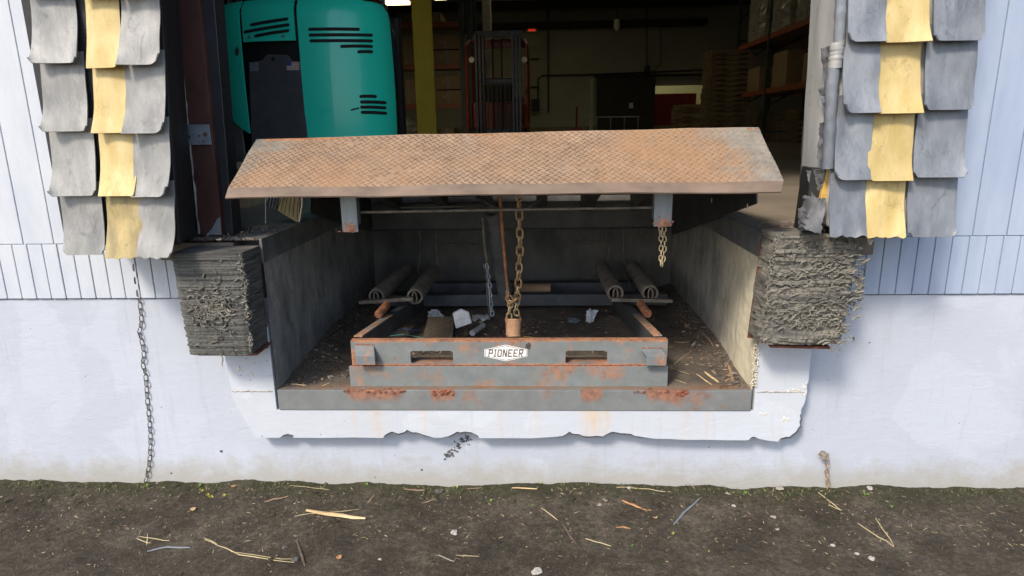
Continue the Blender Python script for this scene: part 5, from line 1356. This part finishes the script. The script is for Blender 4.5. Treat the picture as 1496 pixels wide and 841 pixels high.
TOP = at(500, -7, Y=TY).z
def shell(t0, t1, z0, z1, off, nt_=24, nz=12, zf0=None, zf1=None, thick=.012):
    g = MB()
    def f(u, v, o=off):
        t = t0+(t1-t0)*u; p = plan(t); q = plan(t+.01)-plan(t-.01); n_ = Vector((q.y, -q.x, 0)).normalized()
        za = zf0(u) if zf0 else z0; zb2 = zf1(u) if zf1 else z1
        z = za+(zb2-za)*v
        rr = max(0, (z-(TOP-.10))/.10); ins = .05*rr*rr
        bulge = .02*math.sin(math.pi*min(1, max(0, (z-FZ)/(TOP-FZ))))
        return Vector((p.x, p.y, z))+n_*(o-ins+bulge)
    g.grid(lambda u, v: f(u, v), nt_, nz); g.grid(lambda u, v: f(u, v, off-thick), nt_, nz)
    # close rim
    for fixed in (0, 1):
        n = nz; a = [f(fixed, k/n) for k in range(n+1)]; b2 = [f(fixed, k/n, off-thick) for k in range(n+1)]
        g.add(a+b2, [(k, k+1, n+1+k+1, n+1+k) for k in range(n)])
        n = nt_; a = [f(k/n, fixed) for k in range(n+1)]; b2 = [f(k/n, fixed, off-thick) for k in range(n+1)]
        g.add(a+b2, [(k, k+1, n+1+k+1, n+1+k) for k in range(n)])
    return g
TP = {px: t_of(px, 100) for px in (326, 350, 353, 357, 362, 436, 440, 448, 575)}
ZB = FZ+.10
# dark inner body
g = shell(-.98, .985, FZ+.06, TOP-.03, -.035, 60, 14); 
top = MB(); 
pts = [plan(-1+2*i/40) for i in range(41)]
cen = Vector((TX, TY+1.3, TOP-.01))
g.add([Vector((p.x+(TX-p.x)*.06, p.y+.03, TOP-.02)) for p in pts]+[Vector((pts[-1].x, TY+.85, TOP-.02)), Vector((pts[0].x, TY+.85, TOP-.02))], [tuple(range(43))])
g.box(TX-TA*.96, TX+TA*.96, TY+.72, TY+.84, FZ+.06, TOP-.03)
g.build('chassis', M['black'], tk, autos=40)
e1 = .004
zlft = tz(TP[350], 62)
# left green panel: lower edge sweeps up towards the left
t0, t1 = t_of(326, 100), t_of(358, 100)
zlo = lambda u: at(326+34*u, 150+45*(u**.6), Y=plan(t0+(t1-t0)*u).y).z
g = shell(t0, t1-.005, 0, 0, .0, 20, 14, zlo, lambda u: TOP-.012*(1-u)); lp_ = g.build('side_panel', M['green'], tk, autos=50)
t2, t3 = t_of(356, 50), t_of(432, 50)
zu0 = at(400, 60, Y=plan((t2+t3)/2).y).z
g = shell(t2, t3, zu0, TOP, .0, 20, 10); upn = g.build('upper_panel', M['green'], tk, autos=50)
t4, t5 = t_of(441, 100), t_of(570, 100)
g = shell(t4, t5+.02, FZ+.14, TOP, .003, 40, 20); rp = g.build('rear_panel', M['green'], tk, autos=50)
# charcoal battery cover with shaped top, leaning
def cover():
    g = MB(); tm = t_of(405, 130)
    y0 = min(plan(t_of(365, 130)).y, plan(t_of(440, 130)).y)-.0
    ya = plan(t_of(365, 130)).y-.02; yb = plan(t_of(440, 130)).y-.02
    out_ = [(368, 225), (452, 225), (439, 90), (425, 88), (420, 80), (390, 79), (382, 88), (363, 91)]
    def PP(x, y): Yv = ya+(yb-ya)*(x-365)/75; return at(x, y, Y=Yv)
    vs = [PP(*p) for p in out_]; n = len(vs)
    g.add(vs+[v+Vector((.0, .03, 0)) for v in vs], [tuple(range(n)), tuple(range(2*n-1, n-1, -1))]+[(i, (i+1) % n, n+(i+1) % n, n+i) for i in range(n)])
    return g, PP
g, PP = cover(); cv = g.build('battery_cover', M['charcoal'], tk, bevel=.004)
g = MB(); p = PP(399, 86)+Vector((0, -.003, 0)); g.tube([p, p+Vector((0, .003, 0))], .013, 16); g.build('lift_hole', M['black'], cv)
def stick_rect(x0, x1, y0, y1, m, name, par, off=.003):
    g = MB(); q = [PP(x0, y1), PP(x1, y1), PP(x1, y0), PP(x0, y0)]; q = [v+Vector((0, -off, 0)) for v in q]
    g.add(q+[v+Vector((0, .001, 0)) for v in q], [(0, 1, 2, 3), (7, 6, 5, 4), (0, 4, 5, 1), (1, 5, 6, 2), (2, 6, 7, 3), (3, 7, 4, 0)]); return g.build(name, m, par)
fg = stick_rect(419, 437, 90, 102, M['stripewhite'], 'flag_sticker', cv)
tag(fg, 'small striped flag sticker with a blue corner')
g = MB()
for k in range(5):
    q = [PP(419, 91.2+k*2.4), PP(437, 91.2+k*2.4), PP(437, 90.2+k*2.4), PP(419, 90.2+k*2.4)]; g.add([v+Vector((0, -.0045, 0)) for v in q], [(0, 1, 2, 3)])
g.build('flag_stripe', M['signred'], fg)
stick_rect(419, 426, 90, 96, M['signblue'], 'flag_canton', fg, .006)
stick_rect(365, 378, 91, 104, M['galv'], 'data_label', cv)
# vents: capsule slots following the shell
def slot(par, x0, x1, yc0, yc1, hgt=3.4, m='slot', name='vent_slot', off=.004):
    g = MB(); n = 26
    def P2(px, py):
        t = t_of(px, py); p = plan(t); q = plan(t+.01)-plan(t-.01); n_ = Vector((q.y, -q.x, 0)).normalized()
        z = at(px, py, Y=p.y).z; rr = max(0, (z-(TOP-.10))/.10); bulge = .02*math.sin(math.pi*min(1, max(0, (z-FZ)/(TOP-FZ))))
        return Vector((p.x, p.y, z))+n_*(off+bulge-.05*rr*rr)
    topv, bot = [], []
    for k in range(n+1):
        kk = .5-.5*math.cos(math.pi*k/n); x = x0+(x1-x0)*kk; yy = yc0+(yc1-yc0)*kk-.5*math.sin(math.pi*kk); d = min(x-x0, x1-x); h = hgt/2*(math.sqrt(max(0, 1-((hgt/2-d)/(hgt/2))**2)) if d < hgt/2 else 1)
        h = max(h, .15); topv.append(P2(x, yy-h)); bot.append(P2(x, yy+h))
    g.add(topv+bot, [(k, k+1, n+1+k+1, n+1+k) for k in range(n)])
    return g.build(name, M[m], par, solid=.002)
for a in ((367, 422, 36.5, 27.5), (358, 424, 47, 36), (373, 424, 53, 44.5)): slot(upn, *a, hgt=4.6)
for a in ((451, 525, 43, 43), (452, 543, 51.5, 51.5), (453, 543, 60, 60), (497, 543, 68, 68), (521, 543, 76, 76)): slot(rp, *a, hgt=4.6, m='slot', off=.006)
for a in ((524, 548, 141, 141), (525, 561, 149, 150), (525, 561, 156.5, 157.5), (526, 562, 164, 165.5)): slot(rp, *a, hgt=4.6, off=.006)
slot(rp, 512, 524, 161, 158, hgt=2, off=.006, name='scrape')
for a in ((366, 54.5), (415, 53.5)): slot(upn, a[0]-2.2, a[0]+2.2, a[1], a[1], hgt=4.4, m='chassis', name='rivet', off=.005)
slot(lp_, 346, 352, 76, 76, hgt=20, name='latch', m='charcoal')
for py in (72, 152):
    g = MB(); p = at(327, py, Y=plan(t_of(327, py)).y); g.box(p.x-.022, p.x+.004, p.y-.02, p.y+.03, p.z-.03, p.z+.03); g.build('hinge', M['green'], lp_)
# lower chassis skirt + overhead guard posts
g = shell(-.97, -.3, FZ+.03, FZ+.58, -.012, 20, 8); g.build('skirt', M['chassis'], tk, autos=50)
g = MB()
a, b_ = at(566, 45, Y=TY+.55), at(580, 195, Y=TY+.55)
g.tube([at(560, 36, Y=TY+.5), at(569, 44, Y=TY+.5), at(573, 60, Y=TY+.5), at(578, 200, Y=TY+.5)], .027, 10); g.build('guard_post', M['blackpaint'], tk, autos=50)
g = MB(); g.tube([at(563, 36, Y=TY+.55), at(573, 42, Y=TY+.55), at(577, 60, Y=TY+.55), at(582, 200, Y=TY+.55)], .006, 8); g.build('guard_trim', M['green'], tk, autos=50)
g = MB()
for x in (334, 347): g.tube([at(x, 30, Y=TY+.9), at(x-1, -200, Y=TY+.9)], .022, 8)
g.tube([at(560, 40, Y=TY+1.0), at(556, -200, Y=TY+1.0)], .02, 8); g.build('mast', M['blackpaint'], tk, autos=50)
g = MB()
for x in (-.42, .42): g.tube([(TX+x, TY+.45, FZ+.1), (TX+x+.1, TY+.45, FZ+.1)], .1, 20)
g.build('wheel', M['black'], tk, autos=50)
# yellow timber block on the floor at left
p = at(346, 242, Y=1.2)
g = MB(); g.box(p.x-.045, p.x+.05, 1.15, 1.6, p.z-.02, p.z+.02); g.box(p.x-.04, p.x+.06, 1.2, 1.6, FZ+.001, p.z-.021); tag(g.build('timber_block', M['wood'], bevel=.003), 'pale yellow timber block on the floor left of the rusty plate', 'timber')

# ---------------- red forklift with mast
fk = thing('forklift', 'red forklift with a tall dark double mast, facing the door far inside', 'forklift', (at(733, 190, Y=10).x, 10.6, FZ))
def xz(px, py, Y=10): p = at(px, py, Y=Y); return p.x, p.z
for px in (700, 754):
    g = MB(); x, z1 = xz(px, 48)
    for s_, dx in ((0, -.065), (1, 0), (2, .065)):
        g.box(x+dx-.022, x+dx+.022, 9.9+.03*s_, 10.1+.03*s_, FZ+.05, z1-.03*s_)
    g.build('mast_channel', M['mastblue'], fk, bevel=.003)
g = MB()
for py, h in ((48, .05), (118, .03), (192, .05)):
    x0, z = xz(694, py); x1, _ = xz(762, py); g.box(x0, x1, 10.12, 10.17, z-h, z+h)
g.build('mast_crossbar', M['mastblue'], fk)
g = MB(); x0, z0 = xz(706, 195); x1, z1 = xz(748, 125); g.box(x0+.02, x1, 9.84, 9.89, FZ+.25, FZ+.42)
for k in range(7): xx = x0+(x1-x0)*(k+.5)/7; g.box(xx-.012, xx+.012, 9.85, 9.89, FZ+.43, z1)
g.box(x0, x1, 9.85, 9.89, z1+.001, z1+.05); g.build('load_backrest', M['black'], fk)
for px in (716, 740):
    g = MB(); x, _ = xz(px, 190); g.box(x-.05, x+.05, 8.9, 9.83, FZ+.05, FZ+.09); g.box(x-.05, x+.05, 9.79, 9.83, FZ+.091, FZ+.45); g.build('fork', M['mastblue'], fk)
g = MB()
for t_ in (.35, .65):
    x = x0+(x1-x0)*t_; g.tube([(x, 10.2, FZ+.3), (x, 10.2, xz(700, 55)[1])], .018, 6)
g.build('hydraulic_hose', M['black'], fk)
g = MB(); x0, z1 = xz(684, 62, 11); x1, _ = xz(770, 62, 11)
for x in (x0, x1): g.tube([(x, 10.5, FZ+.3), (x, 10.6, z1-.1), (x*1+(.05 if x == x0 else -.05), 10.8, z1)], .035, 8)
for x in (x0, x1): g.tube([(x, 12.0, FZ+.6), (x, 11.9, z1)], .035, 8)
for k in range(5): g.box(x0, x1, 10.8+k*.25, 10.85+k*.25, z1-.02, z1+.02)
g.box(x0+.2, x1-.2, 10.6, 10.7, z1-.16, z1-.03); g.build('overhead_guard', M['red'], fk, autos=40)
g = MB(); g.box(x0+.06, x1-.06, 10.7, 12.3, FZ+.25, FZ+1.0); g.box(x0+.1, x1-.1, 11.6, 12.5, FZ+.25, FZ+1.15); g.build('body', M['red'], fk, bevel=.05)
g = MB(); g.box(x0+.3, x1-.3, 11.2, 11.5, FZ+1.01, FZ+1.5); g.build('seat', M['black'], fk, bevel=.04)
for px in (689, 766):
    g = MB(); p = at(px, 87, Y=10.45); g.tube([p, p+Vector((0, .08, 0))], [.055, .03], 14); hh_ = g.build('headlight', M['stripewhite'], fk, autos=40)
for x in (x0+.1, x1-.1):
    for y in (10.5, 12.0):
        g = MB(); g.tube([(x-.08, y, FZ+.26), (x+.08, y, FZ+.26)], .255, 20); g.build('wheel', M['black'], fk, autos=40)

# ---------------- storage racks
def cartons(x0, x1, y, z, h, label, m='box'):
    g = MB(); g.box(x0, x1, y, y+.8, z, z+h); o = g.build('carton', M[m], bevel=.012)
    g = MB(); k = (x0+x1)/2
    g.box(k-.03, k+.03, y-.004, y-.0005, z+.01, z+h-.01); g.box(k-.13, k-.05, y-.004, y-.0005, z+h*.4, z+h*.7); g.build('tape_label', M['leafpale'], o).matrix_parent_inverse = Matrix.Translation(-o.location)
    tag(o, label, 'carton', 'cartons on the left rack'); return o
rk = thing('pallet_rack', 'storage rack with dark red beams behind the yellow column', 'rack', (at(625, 190, Y=12).x, 12.5, FZ))
RY = 12.
rx0, rx1 = at(572, 100, Y=RY).x-1.2, at(688, 100, Y=RY).x
for x in (rx0, at(676, 100, Y=RY).x, rx1+.0):
    g = MB(); g.box(x-.05, x+.05, RY, RY+.08, FZ, 6.5); g.box(x-.05, x+.05, RY+1.0, RY+1.08, FZ, 6.5)
    for k in range(8):
        z = FZ+.3+k*.6; g.tube([(x, RY+.08, z), (x, RY+1.0, z+(.5 if k % 2 else -.0))], .02, 4)
    g.build('upright', M['rackgreen'], rk)
zb1, zb2, zb3, zb4 = (at(620, y, Y=RY).z for y in (155, 97, 36, -30))
for z in (zb1, zb2, zb3, zb4):
    g = MB(); g.box(rx0+.051, at(676, 100, Y=RY).x-.051, RY-.03, RY+.02, z-.06, z+.05); g.build('beam', M['rackorange'], rk, bevel=.004)
    g = MB(); g.box(rx0+.06, at(676, 100, Y=RY).x-.06, RY+.03, RY+1.0, z-.01, z+.03); g.build('shelf_deck', M['palletwood'], rk)
X = lambda px: at(px, 100, Y=RY).x
for k, (a, b_, zz, h, lab) in enumerate(((582, 605, zb2, .52, 'brown carton left of the yellow column on the middle beam'), (633, 673, zb2, .30, 'wide brown carton right of the yellow column, lower of two on the middle beam'), (632, 671, zb2+.32, .26, 'wide brown carton right of the yellow column, upper of two on the middle beam'),
        (582, 607, zb1, .55, 'brown carton left of the yellow column on the lowest beam'), (634, 673, zb1, .30, 'wide carton right of the yellow column, lower of two on the lowest beam'), (635, 672, zb1+.32, .28, 'wide carton right of the yellow column, upper of two on the lowest beam'),
        (630, 646, zb3, .22, 'small carton right of the yellow column on the top visible beam'), (548, 560, zb3, .5, 'tall carton at the rack end on the top visible beam'), (585, 597, FZ+.03, .5, 'carton on the floor under the rack, left of the yellow column'), (640, 660, FZ+.03, .45, 'carton on the floor under the rack, right of the yellow column'))):
    cartons(X(a), X(b_), RY+.02, zz+.031, h, lab)
g = MB(); c = at(598, 165, Y=RY-.1); g.blob((c.x, RY+.2, FZ+.45), .28, .25, .3, 3, .5, 3); g.box(c.x-.3, c.x+.3, RY-.1, RY+.5, FZ+.001, FZ+.2); tag(g.build('wrapped_bundle', M['wrap'], smooth=False), 'plastic wrapped bundle on the floor under the left rack', 'bundle')
# right rack
rr_ = thing('pallet_rack', 'long storage rack with orange beams along the right side', 'rack', (6.8, 15, FZ))
RX = at(1182, 120, Y=12.3).x
u1, u0_ = at(1080, 71, X=RX), at(1190, 26, X=RX); l1, l0 = at(1077, 140, X=RX), at(1182, 120, X=RX)
for y in (u1.y+.1, (u1.y+11)/2+.7, 10.6):
    g = MB()
    for dx in (0, 1.0): g.box(RX+dx-.05, RX+dx+.05, y-.04, y+.04, FZ, 6.6)
    for k in range(8): g.tube([(RX+.05, y, FZ+.3+k*.65), (RX+.95, y, FZ+.3+k*.65+(.5 if k % 2 else 0))], .02, 4)
    g.build('upright', M['rackgreen'], rr_)
for z in (u1.z, l1.z):
    for dx in (0, 1.0):
        g = MB(); g.box(RX-.025+dx, RX+.025+dx, 10.0, u1.y+.055, z-.07, z+.06); g.build('beam', M['rackorange'], rr_, bevel=.004)
    g = MB(); g.box(RX+.03, RX+.97, 10.0, u1.y, z-.01, z+.03); g.build('shelf_deck', M['palletwood'], rr_)
for i in range(4):
    y = 11.2+i*1.75; g = MB()
    def f(u, v, y=y, i=i):
        a = u*2*math.pi; ca_, sa_ = math.cos(a), math.sin(a); k = 1/max(abs(ca_), abs(sa_)); k = min(k, 1.22)
        return (RX+.5+.5*ca_*k+.03*noise.noise(Vector((u*30, v*8, i))), y+.62*sa_*k+.03*noise.noise(Vector((u*30, v*8, i+5))), u1.z+.04+v*1.4)
    g.grid(f, 48, 14); g.add([f(k/48, 1) for k in range(48)], [tuple(range(48))])
    tag(g.build('wrapped_pallet_load', M['wrap'], smooth=False), ('stretch wrapped load on the upper right beam, nearest the door', 'stretch wrapped load on the upper right beam, second from the door', 'stretch wrapped load on the upper right beam, third from the door', 'stretch wrapped load on the upper right beam, farthest back')[i], 'pallet load', 'wrapped loads on the upper right rack')
for i in range(3):
    y = 12+i*2; g = MB(); g.box(RX+.1, RX+.9, y, y+1.0, l1.z+.031, l1.z+.7+.2*(i % 2)); tag(g.build('carton', M['box'], bevel=.02), ('carton on the lower right beam, nearest the door', 'carton on the lower right beam, middle one', 'carton on the lower right beam, farthest back')[i], 'carton', 'cartons on the right rack')

# pallets: one built, the rest copied
def make_pallet():
    root = thing('wooden_pallet', 'x', 'pallet', (0, 0, 0))
    g = MB()
    for i in range(7): g.box(-.6, .6, -.5+i*.152, -.5+i*.152+.09, .118, .138)
    for i in (0, 3, 6): g.box(-.6, .6, -.5+i*.152, -.5+i*.152+.09, .0, .018)
    g.build('deck_boards', M['palletwood'], root)
    g = MB()
    for y in (-.5, -.03, .41):
        g = MB()
        # notched stringer: side outline with two fork openings
        g.prism([(-.6, .019), (-.45, .019), (-.45, .06), (-.15, .06), (-.15, .019), (.15, .019), (.15, .06), (.45, .06), (.45, .019), (.6, .019), (.6, .117), (-.6, .117)], 'y', y, y+.05)
        g.build('stringer', M['palletwood'], root)
    return root
proto = make_pallet(); first = True
def stack(px, Y, n, where, grp, z0=FZ):
    global first
    x = at(px, 190, Y=Y).x
    for k in range(n):
        lab = ('pallet in %s, ' % where)+('lowest' if k == 0 else 'topmost' if k == n-1 else 'between lowest and topmost')
        if first: o = proto; first = False
        else: o = copy_tree(proto)
        o.location = (x+random.uniform(-.03, .03), Y+random.uniform(-.03, .03), z0+.002+k*.143); o.rotation_euler = (0, 0, random.uniform(-.03, .03))
        o['label'] = lab; o['group'] = grp
stack(1057, 17.5, 18, 'the tall stack behind the right rack', 'pallets in the tall stack')
stack(1012, 18.8, 8, 'the low stack in front of the far doorway', 'pallets in the low stack')
stack(1145, 16.8, 6, 'the short stack on the floor in the right rack', 'pallets in the right short stack')
stack(1178, 15.2, 4, 'the stack beside the right jamb', 'pallets beside the right jamb')
# red hand truck row near back
hp = thing('pallet_jack', 'dark red pallet jack by the back wall base', 'pallet jack', (at(850, 185, Y=19).x, 19, FZ))
g = MB(); x = at(842, 185, Y=19).x; g.box(x-.15, x+.15, 19, 19.3, FZ+.05, FZ+.5); g.tube([(x, 19, FZ+.5), (x, 18.8, FZ+1.15)], .03, 8); g.build('pump_head', M['red'], hp, bevel=.02)
g = MB(); g.box(x-.25, x-.09, 19.31, 20.5, FZ+.06, FZ+.11); g.box(x+.09, x+.25, 19.31, 20.5, FZ+.06, FZ+.11); g.build('forks', M['red'], hp)
g = MB()
for k in range(5):
    xx = at(852+k*20, 185, Y=19.5).x; g.tube([(xx, 19.5, FZ+.02), (xx, 19.5, FZ+.82)], .02, 6)
g.tube([(at(850, 185, Y=19.5).x, 19.5, FZ+.82), (at(934, 185, Y=19.5).x, 19.5, FZ+.82)], .02, 6)
tag(g.build('guard_rail', M['galv'], autos=60), 'low metal guard rail in front of the dark sliding door', 'railing')

# ================================================================= CAMERA, LIGHT
cam = bpy.data.cameras.new('camera'); co = bpy.data.objects.new('camera', cam); COL.objects.link(co)
cam.sensor_width = 36; cam.lens = F/1496*36; cam.clip_end = 300; cam.clip_start = .02
rot = Matrix((RT, UP, -FW)).transposed(); co.matrix_world = Matrix.Translation(CAM) @ rot.to_4x4()
scene.camera = co
TO_SUN = Vector((-.44, -.72, .80)).normalized()
sl = bpy.data.lights.new('sun', 'SUN'); so = bpy.data.objects.new('sun', sl); COL.objects.link(so)
sl.energy = 2.05; sl.angle = R(10); sl.color = (1, .90, .76)
so.rotation_euler = TO_SUN.to_track_quat('Z', 'Y').to_euler(); so.location = TO_SUN*20
for nm, loc, e, c_ in (('far_bay_light', (0, 15, 6.2), 55, (1, .9, .62)), ('near_lamp_light', (p_l.x, 8, p_l.z-.03), 22, (1, .88, .6)), ('back_room_light', (dr0+1, 25.6, 4.6), 16, (1, .95, .6))):  # the far bay area light is an added, unseen fill for the interior
    l = bpy.data.lights.new(nm, 'AREA'); l.size = {'b': 1.2, 'n': .5, 'f': 6}[nm[0]]; l.energy = e*.46; l.color = c_; lo = bpy.data.objects.new(nm, l); COL.objects.link(lo); lo.location = loc
wd = bpy.data.worlds.new('World'); scene.world = wd; wd.use_nodes = True
nt = wd.node_tree; bg = nt.nodes['Background']; sk = nt.nodes.new('ShaderNodeTexSky'); sk.sky_type = 'NISHITA'; sk.sun_disc = False
sk.sun_elevation = math.asin(TO_SUN.z); sk.sun_rotation = math.atan2(TO_SUN.x, TO_SUN.y) % (2*math.pi); sk.dust_density = 2
nt.links.new(sk.outputs[0], bg.inputs[0]); bg.inputs[1].default_value = .15
scene.view_settings.view_transform = 'Standard'; scene.view_settings.look = 'None'; scene.view_settings.exposure = .8; scene.view_settings.gamma = 1
scene.cycles.max_bounces = 8
scene.cycles.use_denoising = True
